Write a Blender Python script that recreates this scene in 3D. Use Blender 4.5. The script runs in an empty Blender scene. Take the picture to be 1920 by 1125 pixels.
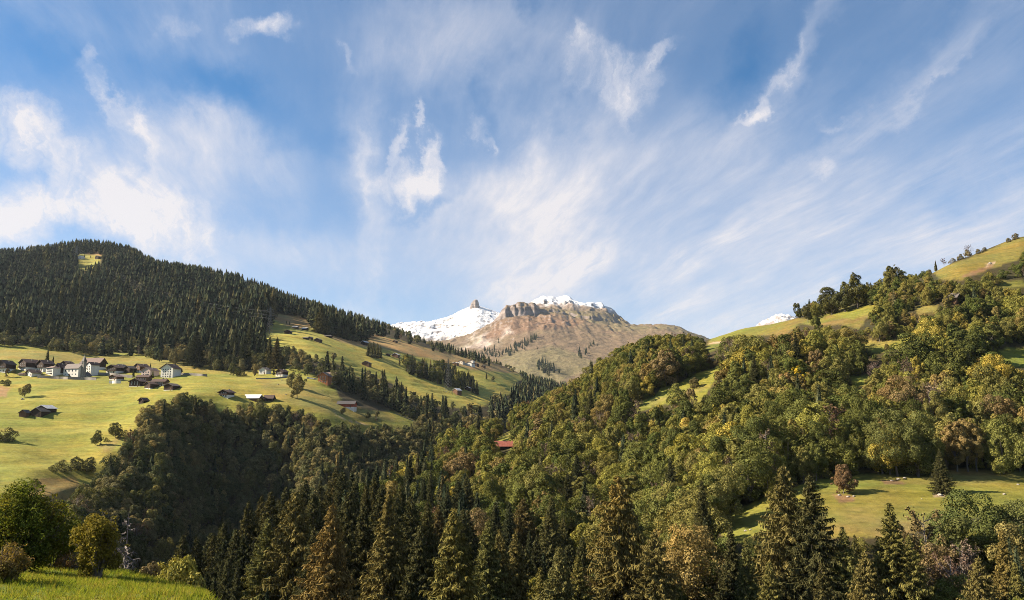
import bpy, math, random
import numpy as np
from mathutils import Vector

sc = bpy.context.scene
COL = sc.collection
R = math.radians
rng = np.random.default_rng(7)
random.seed(7)

# ------------------------------------------------------------------ camera
FPX, IW, IH, VH = 1500.0, 1920.0, 1125.0, 800.0
PITCH = math.atan((VH - IH / 2) / FPX)
CP, SP = math.cos(PITCH), math.sin(PITCH)
cam_data = bpy.data.cameras.new('camera')
cam_data.sensor_width = 36.0
cam_data.lens = 36.0 * FPX / IW
cam_data.clip_start = 0.5
cam_data.clip_end = 60000
cam = bpy.data.objects.new('camera', cam_data)
COL.objects.link(cam)
cam.rotation_euler = (math.pi / 2 + PITCH, 0, 0)
sc.camera = cam

# ------------------------------------------------------------------ sun, exposure
SUN_AZ, SUN_EL = -89.0, 33.0          # degrees from +Y towards +X, and above the horizon
sun_dir = Vector((math.sin(R(SUN_AZ)) * math.cos(R(SUN_EL)), math.cos(R(SUN_AZ)) * math.cos(R(SUN_EL)), math.sin(R(SUN_EL))))
sun_data = bpy.data.lights.new('sun', 'SUN')
sun_data.energy = 5.0
sun_data.angle = R(0.53)
sun_data.color = (1.0, 0.87, 0.68)
sun = bpy.data.objects.new('sun', sun_data)
COL.objects.link(sun)
sun.rotation_euler = sun_dir.to_track_quat('Z', 'Y').to_euler()
sc.view_settings.view_transform = 'Standard'
sc.view_settings.look = 'None'
sc.view_settings.gamma = 1.0
sc.view_settings.use_curve_mapping = False
sc.view_settings.exposure = 1.55
sc.render.engine = 'CYCLES'
cy = sc.cycles
cy.use_denoising = True; cy.denoiser = 'OPENIMAGEDENOISE'; cy.denoising_prefilter = 'NONE'
cy.use_adaptive_sampling = True; cy.adaptive_threshold = 0.01; cy.adaptive_min_samples = 16
cy.max_bounces = 5
cy.diffuse_bounces = 2
cy.glossy_bounces = 2
cy.transmission_bounces = 3
cy.volume_bounces = 0
cy.transparent_max_bounces = 4
cy.sample_clamp_indirect = 3.0
cy.caustics_reflective = cy.caustics_refractive = False
cy.filter_width = 0.9

# ------------------------------------------------------------------ pixel <-> world
def st(u, v):
    w = IH / 2 - v
    den = FPX * CP - w * SP
    return (u - IW / 2) / den, (FPX * SP + w * CP) / den
def uv(x, y, z):
    d = y * CP + z * SP
    return IW / 2 + FPX * x / d, IH / 2 - FPX * (-y * SP + z * CP) / d

# ------------------------------------------------------------------ node helpers
class NT:
    def __init__(self, tree):
        self.t = tree; self.n = tree.nodes; self.l = tree.links
    def new(self, typ, **kw):
        nd = self.n.new(typ)
        for k, v in kw.items():
            setattr(nd, k, v)
        return nd
    def set(self, sock, val):
        if hasattr(val, 'is_linked') or isinstance(val, bpy.types.NodeSocket):
            self.l.new(val, sock)
        else:
            if sock.type == 'RGBA' and not hasattr(val, '__len__'):
                val = (val, val, val, 1)
            elif sock.type == 'RGBA' and len(val) == 3:
                val = (*val, 1)
            sock.default_value = val
    def math(self, op, a, b=None, c=None, clamp=False):
        nd = self.new('ShaderNodeMath', operation=op, use_clamp=clamp)
        for i, v in enumerate((a, b, c)):
            if v is not None: self.set(nd.inputs[i], v)
        return nd.outputs[0]
    def vmath(self, op, a, b=None, out=0, scale=None):
        nd = self.new('ShaderNodeVectorMath', operation=op)
        self.set(nd.inputs[0], a)
        if b is not None: self.set(nd.inputs[1], b)
        if scale is not None: self.set(nd.inputs['Scale'], scale)
        return nd.outputs[out]
    def mix(self, f, a, b, blend='MIX'):
        nd = self.new('ShaderNodeMix', data_type='RGBA', blend_type=blend)
        self.set(nd.inputs[0], f); self.set(nd.inputs[6], a); self.set(nd.inputs[7], b)
        return nd.outputs[2]
    def noise(self, vec, scale, detail=4, rough=0.55, dist=0.0, out=0):
        nd = self.new('ShaderNodeTexNoise')
        if vec is not None: self.set(nd.inputs['Vector'], vec)
        nd.inputs['Scale'].default_value = scale
        nd.inputs['Detail'].default_value = detail
        nd.inputs['Roughness'].default_value = rough
        nd.inputs['Distortion'].default_value = dist
        return nd.outputs[out]
    def remap(self, v, a, b, c=0.0, d=1.0, kind='LINEAR'):
        nd = self.new('ShaderNodeMapRange', interpolation_type=kind)
        for i, q in enumerate((v, a, b, c, d)):
            self.set(nd.inputs[i], q)
        return nd.outputs[0]
    def mapping(self, vec, loc=(0, 0, 0), rot=(0, 0, 0), scale=(1, 1, 1), kind='POINT'):
        nd = self.new('ShaderNodeMapping', vector_type=kind)
        self.set(nd.inputs[0], vec)
        nd.inputs[1].default_value = loc; nd.inputs[2].default_value = rot; nd.inputs[3].default_value = scale
        return nd.outputs[0]
    def ramp(self, f, stops, interp='LINEAR'):
        nd = self.new('ShaderNodeValToRGB')
        cr = nd.color_ramp; cr.interpolation = interp
        while len(cr.elements) < len(stops): cr.elements.new(0.5)
        for e, (p, c) in zip(cr.elements, stops):
            e.position = p; e.color = (*c, 1) if len(c) == 3 else c
        self.set(nd.inputs[0], f)
        return nd.outputs[0]

# ------------------------------------------------------------------ world: sky with thin cloud
def build_world():
    w = bpy.data.worlds.new('World'); sc.world = w; w.use_nodes = True
    t = NT(w.node_tree); t.n.clear()
    out = t.new('ShaderNodeOutputWorld'); bg = t.new('ShaderNodeBackground')
    bg.inputs[1].default_value = 0.061
    t.l.new(bg.outputs[0], out.inputs[0])
    sky = t.new('ShaderNodeTexSky', sky_type='NISHITA')
    sky.sun_disc = False
    sky.sun_elevation = R(SUN_EL); sky.sun_rotation = R(SUN_AZ)
    sky.altitude = 1800; sky.air_density = 1.0; sky.dust_density = 0.3; sky.ozone_density = 3.0
    d = t.new('ShaderNodeTexCoord').outputs['Generated']
    sep = t.new('ShaderNodeSeparateXYZ'); t.l.new(d, sep.inputs[0])
    x, y, z = sep.outputs
    az = t.math('ARCTAN2', x, y)
    el = t.math('ARCSINE', z)
    cmb = t.new('ShaderNodeCombineXYZ'); t.l.new(az, cmb.inputs[0]); t.l.new(el, cmb.inputs[1])
    ae = cmb.outputs[0]
    # plane of thin cloud far above: streaks lie along one wind direction
    zz = t.math('ADD', t.math('MAXIMUM', z, 0.0), 0.10)
    cp = t.new('ShaderNodeCombineXYZ'); t.l.new(t.math('DIVIDE', x, zz), cp.inputs[0]); t.l.new(t.math('DIVIDE', y, zz), cp.inputs[1])
    plane = t.mapping(cp.outputs[0], rot=(0, 0, R(-11)))
    warp = t.vmath('SUBTRACT', t.noise(plane, 0.8, 3, out=1), (0.5, 0.5, 0.5))
    planew = t.vmath('ADD', plane, t.vmath('SCALE', warp, scale=0.32))
    streak = t.noise(t.mapping(planew, scale=(2.6, 0.42, 1)), 1.0, 6, 0.58)
    fine = t.noise(t.mapping(planew, scale=(15.0, 3.0, 1)), 1.0, 8, 0.66)
    veil = t.noise(plane, 0.55, 3, 0.5)
    # wisps for the shaped clouds
    wv = t.vmath('SUBTRACT', t.noise(ae, 8.5, 6, 0.64, out=1), (0.5, 0.5, 0.5))
    aew = t.vmath('ADD', ae, t.vmath('SCALE', wv, scale=0.15))
    wisp = t.noise(t.mapping(aew, rot=(0, 0, R(18)), scale=(15, 6.5, 1)), 1.0, 8, 0.66)
    feather = t.noise(t.mapping(aew, rot=(0, 0, R(24)), scale=(62, 15, 1)), 1.0, 6, 0.6)
    def blob(u, v, ru, rv, rot=0, soft=0.0):
        s, tt = st(u, v)
        a = math.atan(s); e = math.atan2(tt, math.hypot(1, s))
        m = t.mapping(aew, loc=(a, e, 0), rot=(0, 0, R(rot)), scale=(ru / FPX, rv / FPX, 1), kind='TEXTURE')
        return t.remap(t.vmath('LENGTH', m, out=1), 1.0, soft, 0, 1, 'SMOOTHSTEP')
    def total(items):
        acc = None
        for amp, *b in items:
            k = t.math('MULTIPLY', blob(*b), amp)
            acc = k if acc is None else t.math('ADD', acc, k)
        return acc
    white = total([  # (strength, u, v, half width, half height, tilt)
        (0.75, 150, 365, 220, 100, -8), (0.5, 60, 400, 170, 70, 0), (0.9, 75, 225, 150, 75, -15), (0.55, 330, 410, 210, 110, 0),
        (0.45, 215, 140, 28, 90, 12), (0.50, 262, 245, 38, 95, 22), (0.45, 200, 90, 45, 26, 40),
        (0.8, 492, 48, 90, 42, 8), (0.35, 330, 45, 60, 40, 0), (0.40, 665, 95, 70, 24, -28),
        (0.78, 775, 342, 105, 46, 8), (0.55, 758, 275, 24, 75, -4), (0.62, 818, 285, 34, 85, 6), (0.5, 880, 215, 34, 44, -10), (0.42, 908, 235, 16, 44, 10), (0.4, 790, 205, 18, 55, -14),
        (0.66, 1150, 135, 175, 95, -8), (0.40, 1250, 90, 80, 28, 25), (0.35, 1080, 60, 30, 60, -10),
        (0.60, 1405, 207, 70, 24, 25), (0.30, 1570, 222, 70, 26, 0), (0.35, 1560, 330, 60, 40, 0),
        (0.30, 1480, 105, 240, 24, 40), (0.20, 1760, 150, 240, 18, 31), (0.22, 690, 300, 26, 200, 0),
    ])
    soft = total([
        (0.60, 1000, 470, 330, 190, 10), (0.50, 1010, 350, 260, 130, 10), (0.50, 1480, 480, 480, 200, 6), (0.3, 1330, 300, 220, 110, 20), (0.40, 860, 70, 330, 130, 0), (0.34, 690, 320, 75, 240, 4), (0.3, 1090, 280, 190, 120, 0), (0.3, 300, 300, 220, 120, 0), (0.3, 1700, 160, 380, 50, 34), (0.3, 1500, 100, 300, 45, 40), (0.34, 1850, 430, 220, 110, 10),
        (0.28, 420, 260, 250, 100, 0), (0.3, 480, 480, 250, 90, 0), (0.25, 1180, 230, 200, 110, 0),
    ])
    hole = total([
        (0.6, 430, 180, 210, 75, -12), (0.45, 110, 80, 200, 85, 0), (0.35, 610, 240, 90, 75, 0), (0.5, 1370, 110, 75, 130, -35), (0.3, 60, 320, 80, 26, -20),
        (0.3, 1650, 180, 200, 50, 30), (0.25, 900, 190, 60, 70, 0), (0.25, 600, 400, 120, 60, 0), (0.3, 980, 20, 40, 60, 0), (0.3, 800, 385, 90, 22, 10),
    ])
    st_d = t.remap(streak, 0.36, 0.78, 0, 0.38, 'SMOOTHSTEP')
    fi_d = t.math('MULTIPLY', t.remap(fine, 0.30, 0.72, 0.35, 1.3), st_d)
    ve_d = t.remap(veil, 0.3, 0.75, 0.06, 0.34)
    gen = t.math('ADD', fi_d, ve_d)
    fib = t.remap(fine, 0.28, 0.70, 0.70, 1.22)
    er = t.math('ADD', t.math('MULTIPLY', white, 1.1), t.math('MULTIPLY', t.math('SUBTRACT', wisp, 0.5), 2.1))
    w_m = t.math('MULTIPLY', t.math('MULTIPLY', t.math('MULTIPLY', t.math('ADD', t.remap(er, 0.05, 1.25, 0, 0.75), t.math('MULTIPLY', white, 0.26)), t.remap(feather, 0.3, 0.7, 0.62, 1.25)), t.remap(white, 0.0, 0.25)), fib)
    s_m = t.math('MULTIPLY', t.math('MULTIPLY', soft, t.remap(streak, 0.25, 0.7, 0.7, 1.1)), fib)
    low = t.remap(z, 0.02, 0.40, 0.62, 0.0)
    D = t.math('ADD', t.math('ADD', gen, w_m), s_m)
    keep = t.math('SUBTRACT', 1.0, t.math('MULTIPLY', hole, 1.5), clamp=True)
    D = t.math('ADD', t.math('MULTIPLY', D, keep), low)
    D = t.remap(D, 0.0, 1.2, 0.0, 0.96)
    above = t.remap(z, -0.02, 0.0)
    D = t.math('MULTIPLY', D, above)
    ccol = t.mix(D, (3.3, 3.8, 4.75), (5.0, 4.75, 4.8))
    blue = t.mix(1.0, sky.outputs[0], (0.12, 0.60, 0.82), 'MULTIPLY')
    col = t.mix(D, blue, ccol)
    t.l.new(col, bg.inputs[0])
    w.cycles.sampling_method = 'MANUAL'; w.cycles.sample_map_resolution = 512
build_world()

# ------------------------------------------------------------------ mesh helpers
def mesh_np(name, verts, faces, mats=(), smooth=False, midx=None):
    verts = np.asarray(verts, dtype=np.float32).reshape(-1, 3)
    faces = np.asarray(faces, dtype=np.int32)
    k = faces.shape[1]
    me = bpy.data.meshes.new(name)
    me.vertices.add(len(verts)); me.vertices.foreach_set('co', verts.ravel())
    me.loops.add(faces.size); me.loops.foreach_set('vertex_index', faces.ravel())
    me.polygons.add(len(faces))
    me.polygons.foreach_set('loop_start', np.arange(0, faces.size, k, dtype=np.int32))
    for m in mats: me.materials.append(m)
    if midx is not None: me.polygons.foreach_set('material_index', np.asarray(midx, dtype=np.int32))
    me.polygons.foreach_set('use_smooth', np.full(len(faces), bool(smooth)))
    me.update(calc_edges=True)
    me.validate()
    return me
def link(name, data, parent=None, loc=None, rotz=None, scale=None):
    o = bpy.data.objects.new(name, data); COL.objects.link(o)
    if parent is not None: o.parent = parent
    if loc is not None: o.location = loc
    if rotz is not None: o.rotation_euler = (0, 0, rotz)
    if scale is not None: o.scale = scale if hasattr(scale, '__len__') else (scale,) * 3
    return o
def tag(o, label, cat=None, group=None, kind=None):
    if label: o['label'] = label
    if cat: o['category'] = cat
    if group: o['group'] = group
    if kind: o['kind'] = kind
    return o
def inpoly(px, py, poly):
    px = np.asarray(px, float); py = np.asarray(py, float)
    r = np.zeros(px.shape, bool)
    x0, y0 = poly[-1]
    for x1, y1 in poly:
        if y1 != y0:
            c = ((y1 > py) != (y0 > py)) & (px < (x0 - x1) * (py - y1) / (y0 - y1) + x1)
            r ^= c
        x0, y0 = x1, y1
    return r

# ------------------------------------------------------------------ numpy noise
_LAT = np.random.default_rng(99).random((256, 256)).astype(np.float32)
def vnoise(x, y, seed=0):
    i = np.floor(x); j = np.floor(y); fx = x - i; fy = y - j
    fx = fx * fx * (3 - 2 * fx); fy = fy * fy * (3 - 2 * fy)
    i = (i.astype(np.int64) + seed * 37) & 255; j = (j.astype(np.int64) + seed * 91) & 255
    i1 = (i + 1) & 255; j1 = (j + 1) & 255
    a = _LAT[i, j]; b = _LAT[i1, j]; c = _LAT[i, j1]; d = _LAT[i1, j1]
    return (a + (b - a) * fx) * (1 - fy) + (c + (d - c) * fx) * fy - 0.5
def fbm(x, y, oct=4, seed=0, gain=0.5, ridged=False):
    s = np.zeros(np.shape(x)); a = 1.0
    for o in range(oct):
        n = vnoise(x * 2 ** o + 17.3 * o, y * 2 ** o - 9.1 * o, seed + o)
        if ridged: n = 0.5 - 2 * np.abs(n)
        s = s + a * n; a *= gain
    return s
def sstep(x, a, b):
    q = np.clip((x - a) / (b - a), 0, 1); return q * q * (3 - 2 * q)
# ================================================================== terrain
class Layer:
    """A hillside: height over (x/y, ln y), through control points given as (u, [(v, distance), ...])."""
    def __init__(self, cols, u0, u1, ns, y0, y1, ny, lam=0.004, shape=None):
        P, T = [], []
        for u, lst in cols:
            for v, Y in lst:
                s, t = st(u, v); P.append((s * 4, math.log(Y))); T.append(t)
        P = np.array(P); T = np.array(T); n = len(P)
        K = self.kern(P, P) + lam * np.eye(n)
        A = np.zeros((n + 3, n + 3)); A[:n, :n] = K
        A[:n, n] = 1; A[:n, n + 1:] = P; A[n, :n] = 1; A[n + 1:, :n] = P.T
        self.w = np.linalg.solve(A, np.concatenate([T, np.zeros(3)])); self.P = P
        self.s = np.linspace((u0 - 960) / 1481.5, (u1 - 960) / 1481.5, ns)
        self.ly = np.linspace(math.log(y0), math.log(y1), ny)
        S, LY = np.meshgrid(self.s, self.ly)
        # coarse solve, then interpolate up
        k = 4
        sc_, lc_ = np.linspace(self.s[0], self.s[-1], ns // k + 2), np.linspace(self.ly[0], self.ly[-1], ny // k + 2)
        Sc, Lc = np.meshgrid(sc_, lc_)
        q = np.stack([Sc.ravel() * 4, Lc.ravel()], 1)
        Tc = (self.kern(q, P) @ self.w[:n] + self.w[n] + q @ self.w[n + 1:]).reshape(Sc.shape)
        fi = (S - sc_[0]) / (sc_[1] - sc_[0]); fj = (LY - lc_[0]) / (lc_[1] - lc_[0])
        i = np.clip(fi.astype(int), 0, len(sc_) - 2); j = np.clip(fj.astype(int), 0, len(lc_) - 2); fi = fi - i; fj = fj - j
        Tg = (Tc[j, i] * (1 - fi) + Tc[j, i + 1] * fi) * (1 - fj) + (Tc[j + 1, i] * (1 - fi) + Tc[j + 1, i + 1] * fi) * fj
        self.Y = np.exp(LY); self.X = S * self.Y
        self.Z = Tg * self.Y
        if shape is not None: self.Z = shape(self.X, self.Y, self.Z, S)
        self.T = self.Z / self.Y
    @staticmethod
    def kern(a, b):
        r2 = ((a[:, None, :] - b[None, :, :]) ** 2).sum(-1)
        return 0.5 * r2 * np.log(r2 + 1e-12)
    def z(self, x, y):
        x = np.asarray(x, float); y = np.asarray(y, float)
        fi = (x / y - self.s[0]) / (self.s[1] - self.s[0]); fj = (np.log(y) - self.ly[0]) / (self.ly[1] - self.ly[0])
        ok = (fi >= 0) & (fi <= len(self.s) - 1.001) & (fj >= 0) & (fj <= len(self.ly) - 1.001)
        i = np.clip(fi.astype(int), 0, len(self.s) - 2); j = np.clip(fj.astype(int), 0, len(self.ly) - 2)
        fi = np.clip(fi - i, 0, 1); fj = np.clip(fj - j, 0, 1); Z = self.Z
        r = (Z[j, i] * (1 - fi) + Z[j, i + 1] * fi) * (1 - fj) + (Z[j + 1, i] * (1 - fi) + Z[j + 1, i + 1] * fi) * fj
        return np.where(ok, r, -1e4)
    def hit(self, u, v):
        s, t = st(u, v)
        Y = np.exp(np.linspace(self.ly[0], self.ly[-1], 4000))
        g = self.z(s * Y, Y) / Y - t
        k = np.nonzero((g[1:] >= 0) & (g[:-1] < 0))[0]
        if len(k) == 0:
            k = [int(np.argmax(g)) - 1]
        k = max(int(k[0]), 0)
        f = 0 if g[k + 1] == g[k] else np.clip(-g[k] / (g[k + 1] - g[k]), 0, 1)
        y = Y[k] + f * (Y[k + 1] - Y[k]); x = s * y
        return float(x), float(y), float(self.z(x, y))
    def build(self, name, mat, tint):
        ny, ns = self.X.shape
        vs = np.stack([self.X, self.Y, self.Z], -1).reshape(-1, 3)
        a = np.arange(ny * ns).reshape(ny, ns)
        f = np.stack([a[:-1, :-1], a[:-1, 1:], a[1:, 1:], a[1:, :-1]], -1).reshape(-1, 4)
        me = mesh_np(name, vs, f, [mat], True)
        at = me.attributes.new('tint', 'FLOAT_COLOR', 'POINT')
        c = np.ones((ny * ns, 4), np.float32); c[:, :3] = tint.reshape(-1, 3)
        at.data.foreach_set('color', c.ravel())
        return tag(link(name, me), None, kind='structure')

def soft_poly(layer, poly, jit=6, n=3, seed=3):
    """0..1 cover of a patch of ground, with a ragged edge."""
    if not hasattr(layer, 'jit'):
        U, V = uv(layer.X, layer.Y, layer.Z)
        layer.UV = (U, V)
        layer.jit = [(2 * fbm(U / 14 + k * 5.1, V / 9 + k * 3.3, 2, seed + k), fbm(U / 12 - k * 4.1, V / 8 + k * 7.7, 2, seed + 20 + k)) for k in range(n)]
    U, V = layer.UV
    acc = np.zeros(U.shape)
    xs = [p[0] for p in poly]; ys = [p[1] for p in poly]; m = 2 * jit + 2
    box = (U > min(xs) - m) & (U < max(xs) + m) & (V > min(ys) - m) & (V < max(ys) + m)
    ub, vb = U[box], V[box]; r = np.zeros(ub.shape)
    for du, dv in layer.jit:
        for q in (0.6, 1.3):
            r += inpoly(ub + jit * q * du[box], vb + jit * q * dv[box], poly)
    acc[box] = r / (2 * len(layer.jit))
    return acc
def lerp(c, col, m):
    return c + (np.array(col) - c) * m[..., None]

GREEN, LIME, STRAW, BROWN, RUST = (0.190, 0.205, 0.042), (0.262, 0.258, 0.060), (0.235, 0.20, 0.072), (0.20, 0.135, 0.060), (0.185, 0.105, 0.050)
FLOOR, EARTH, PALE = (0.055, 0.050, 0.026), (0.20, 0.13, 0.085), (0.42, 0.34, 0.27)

# ---- left hillside: gorge bank, village meadows, forest hill
L_cols = [
 (-330, [(1200, 190), (1040, 230), (940, 310), (870, 400), (800, 520), (730, 680), (690, 780), (655, 900), (560, 1350), (490, 1850), (500, 2050), (560, 2600)]),
 (-150, [(1200, 190), (1020, 230), (920, 330), (860, 400), (790, 520), (720, 690), (690, 770), (652, 900), (560, 1350), (485, 1850), (495, 2050), (560, 2600)]),
 (0, [(1200, 200), (1010, 240), (905, 340), (850, 410), (785, 520), (712, 700), (690, 765), (652, 900), (560, 1350), (482, 1850), (492, 2050), (560, 2600)]),
 (100, [(1200, 220), (1000, 280), (905, 360), (845, 440), (775, 545), (706, 735), (688, 780), (660, 920), (560, 1350), (472, 1850), (465, 1960), (500, 2300), (580, 2900)]),
 (150, [(1220, 240), (1020, 310), (905, 385), (840, 450), (775, 550), (706, 740), (664, 930), (560, 1350), (500, 1700), (478, 1830), (468, 1950), (500, 2300), (580, 2900)]),
 (200, [(1250, 260), (1060, 330), (960, 380), (862, 425), (795, 525), (745, 620), (706, 740), (668, 935), (560, 1360), (478, 1850), (470, 1960), (500, 2300), (580, 2900)]),
 (250, [(1280, 280), (1040, 350), (900, 420), (830, 465), (785, 530), (745, 620), (706, 740), (672, 930), (560, 1360), (482, 1850), (478, 1950), (510, 2300), (590, 2900)]),
 (300, [(1280, 300), (1040, 370), (885, 440), (832, 490), (785, 520), (750, 600), (706, 740), (682, 880), (600, 1200), (505, 1800), (502, 1880), (540, 2200), (620, 2900)]),
 (340, [(1330, 305), (1090, 375), (935, 450), (862, 508), (783, 538), (752, 600), (706, 742), (688, 850), (602, 1190), (512, 1780), (508, 1860), (542, 2180), (620, 2900)]),
 (380, [(1380, 310), (1200, 390), (1040, 460), (920, 515), (785, 556), (755, 600), (705, 745), (694, 830), (605, 1180), (518, 1750), (514, 1830), (545, 2150), (620, 2900)]),
 (450, [(1380, 320), (1200, 400), (1070, 475), (960, 535), (790, 585), (757, 610), (735, 660), (703, 765), (694, 830), (610, 1160), (532, 1700), (528, 1780), (560, 2100), (640, 2900)]),
 (520, [(1320, 340), (1150, 420), (1020, 490), (920, 550), (795, 590), (752, 640), (728, 690), (702, 770), (690, 830), (640, 1010), (600, 1260), (552, 1680), (548, 1760), (575, 2100), (650, 2900)]),
 (600, [(1240, 350), (1060, 430), (940, 500), (860, 560), (810, 590), (785, 620), (752, 670), (714, 755), (700, 820), (660, 970), (622, 1180), (605, 1330), (580, 1630), (576, 1720), (600, 2100), (680, 2900)]),
 (680, [(1220, 380), (1020, 470), (920, 540), (850, 610), (810, 640), (785, 680), (757, 740), (715, 890), (680, 1030), (645, 1200), (622, 1480), (604, 1660), (602, 1740), (625, 2100), (700, 2900)]),
 (760, [(1180, 420), (1000, 520), (900, 600), (840, 660), (805, 710), (785, 760), (745, 920), (700, 1070), (665, 1230), (645, 1450), (632, 1640), (629, 1740), (650, 2100), (720, 2900)]),
 (840, [(1140, 470), (980, 570), (890, 660), (835, 730), (800, 820), (770, 930), (738, 1060), (700, 1230), (672, 1450), (662, 1660), (659, 1780), (680, 2200), (740, 2900)]),
 (920, [(1080, 550), (950, 660), (880, 760), (830, 870), (790, 980), (755, 1100), (715, 1320), (692, 1600), (682, 1850), (680, 1960), (700, 2350), (750, 2900)]),
 (1000, [(1040, 640), (930, 760), (860, 900), (810, 1050), (770, 1250), (735, 1600), (716, 1950), (712, 2200), (725, 2500), (760, 2900)]),
 (1100, [(1020, 700), (920, 860), (850, 1100), (800, 1400), (770, 1800), (755, 2300), (775, 2900)]),
]
def shape_L(x, y, z, s):
    z = z + 7 * fbm(x / 160, y / 160, 3, 5) * sstep(y, 350, 700) + 2.2 * fbm(x / 42, y / 30, 3, 9) + 0.45 * fbm(x / 11, y / 6, 2, 12)
    # mown terraces across the slope
    q = z / 7.5 + 0.8 * fbm(x / 120, y / 120, 2, 30)
    z = z + 0.75 * np.sin(2 * np.pi * q) * sstep(fbm(x / 90, y / 70, 2, 44), -0.1, 0.25)
    return z
LH = Layer(L_cols, -340, 1100, 640, 190, 2900, 350, shape=shape_L)

# ---- right hillside and the spur below the camera
R_cols = [
 (380, [(1700, 85), (1450, 115), (1290, 150), (1210, 190), (1180, 230), (1230, 320), (1330, 420)]),
 (450, [(1700, 85), (1420, 115), (1270, 150), (1170, 200), (1140, 240), (1190, 320), (1280, 420)]),
 (600, [(1650, 85), (1400, 115), (1250, 150), (1130, 210), (1060, 260), (1030, 310), (1060, 390), (1150, 480)]),
 (700, [(1650, 85), (1400, 115), (1240, 150), (1110, 220), (1030, 280), (975, 340), (960, 400), (990, 500), (1080, 640)]),
 (800, [(1650, 85), (1400, 115), (1240, 150), (1100, 220), (1020, 290), (955, 360), (905, 450), (885, 530), (890, 600), (950, 760)]),
 (900, [(1650, 85), (1400, 115), (1240, 150), (1090, 230), (1010, 300), (950, 370), (890, 450), (845, 530), (828, 600), (855, 720), (920, 900)]),
 (1000, [(1650, 85), (1400, 115), (1240, 150), (1090, 220), (1015, 290), (930, 370), (865, 450), (815, 530), (785, 610), (790, 670), (840, 820), (900, 1000)]),
 (1100, [(1650, 85), (1400, 115), (1240, 150), (1100, 220), (1020, 280), (940, 350), (870, 410), (810, 470), (765, 530), (737, 600), (735, 650), (760, 760), (840, 1000)]),
 (1200, [(1650, 85), (1400, 115), (1240, 150), (1110, 210), (1030, 260), (950, 320), (870, 380), (800, 430), (755, 465), (712, 530), (685, 610), (684, 660), (710, 780), (800, 1050)]),
 (1300, [(1650, 85), (1400, 115), (1240, 150), (1110, 190), (1040, 230), (960, 280), (880, 340), (800, 400), (745, 445), (692, 510), (662, 590), (647, 690), (650, 740), (690, 900), (760, 1100)]),
 (1400, [(1650, 85), (1400, 115), (1230, 150), (1100, 185), (1020, 220), (950, 260), (860, 320), (770, 390), (705, 450), (655, 530), (625, 630), (614, 700), (622, 780), (680, 1000)]),
 (1500, [(1650, 85), (1400, 115), (1220, 150), (1090, 180), (1000, 215), (925, 255), (830, 320), (740, 385), (670, 440), (628, 500), (600, 580), (594, 630), (610, 730), (660, 900)]),
 (1600, [(1650, 85), (1400, 115), (1210, 150), (1080, 180), (985, 215), (908, 258), (810, 325), (720, 390), (650, 440), (608, 480), (582, 530), (567, 580), (572, 640), (630, 850)]),
 (1700, [(1650, 85), (1400, 115), (1210, 150), (1070, 180), (970, 220), (892, 268), (800, 325), (710, 385), (640, 430), (590, 465), (545, 520), (532, 560), (540, 620), (600, 850)]),
 (1800, [(1650, 85), (1400, 115), (1200, 150), (1060, 180), (965, 220), (886, 272), (800, 325), (700, 385), (610, 440), (540, 480), (492, 530), (488, 560), (500, 620), (570, 850)]),
 (1920, [(1650, 85), (1400, 115), (1190, 150), (1060, 180), (960, 220), (886, 276), (795, 330), (690, 390), (600, 440), (515, 485), (450, 540), (443, 570), (450, 620), (530, 850)]),
 (2150, [(1650, 85), (1400, 115), (1190, 150), (1050, 180), (950, 225), (880, 280), (780, 340), (670, 400), (560, 455), (460, 510), (370, 570), (360, 610), (380, 680), (460, 900)]),
]
def shape_R(x, y, z, s):
    return z + 2.6 * fbm(x / 60, y / 60, 3, 61) * sstep(y, 120, 260) + 0.5 * fbm(x / 14, y / 12, 3, 66) + 0.12 * fbm(x / 3.5, y / 3, 2, 70)
RH = Layer(R_cols, 360, 2160, 600, 80, 1050, 330, shape=shape_R)

# ---- near meadow around the camera
edge_s = [-3, -0.6, -0.48, -0.42, -0.385, -0.36, -0.34, -0.3, -0.2, 0.0, 0.3, 0.5, 0.55, 0.61, 0.7, 0.9, 3]
edge_y = [70, 60, 48, 43, 38.5, 33, 25, 19, 16, 14, 15, 18, 24, 29, 34, 42, 60]
def z_near(x, y):
    x = np.asarray(x, float); y = np.asarray(y, float)
    yy = np.maximum(y, 0.5)
    e = np.interp(x / yy, edge_s, edge_y)
    r = np.sqrt(x * x * 0.1 + yy * yy)
    z = -1.75 - 0.145 * yy + 0.00025 * yy * yy - 0.10 * np.minimum(y, 0)
    z = z + yy / 40 * np.interp(x / yy, [-1.6, -1.2, -0.52, -0.467, -0.42, -0.37, -0.34, 0, 0.35, 0.6, 1.2], [3.0, 2.6, 0.25, 0.15, 0.0, -0.15, -0.9, -2, -1, 0, 1.5]) * sstep(yy, 4, 25)
    k = np.maximum(r - (e - 7), 0)
    z = z - 0.006 * np.minimum(k, 9) ** 2 - 0.78 * np.maximum(k - 9, 0)
    return z + 0.35 * fbm(x / 9, y / 7, 3, 81) + 0.06 * fbm(x / 1.6, y / 1.4, 2, 85)
def hit_near(u, v):
    s, t = st(u, v)
    Y = np.linspace(6, 75, 3000); g = z_near(s * Y, Y) / Y - t
    k = np.nonzero((g[1:] >= 0) & (g[:-1] < 0))[0]
    k = int(k[0]) if len(k) else int(np.argmax(g))
    return float(s * Y[k]), float(Y[k]), float(z_near(s * Y[k], Y[k]))
def ground_z(x, y):
    x = np.asarray(x, float); y = np.asarray(y, float)
    zn = np.where(y < 110, z_near(x, y), -1e4)
    return np.maximum(np.maximum(LH.z(x, y), RH.z(x, y)), zn)

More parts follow.
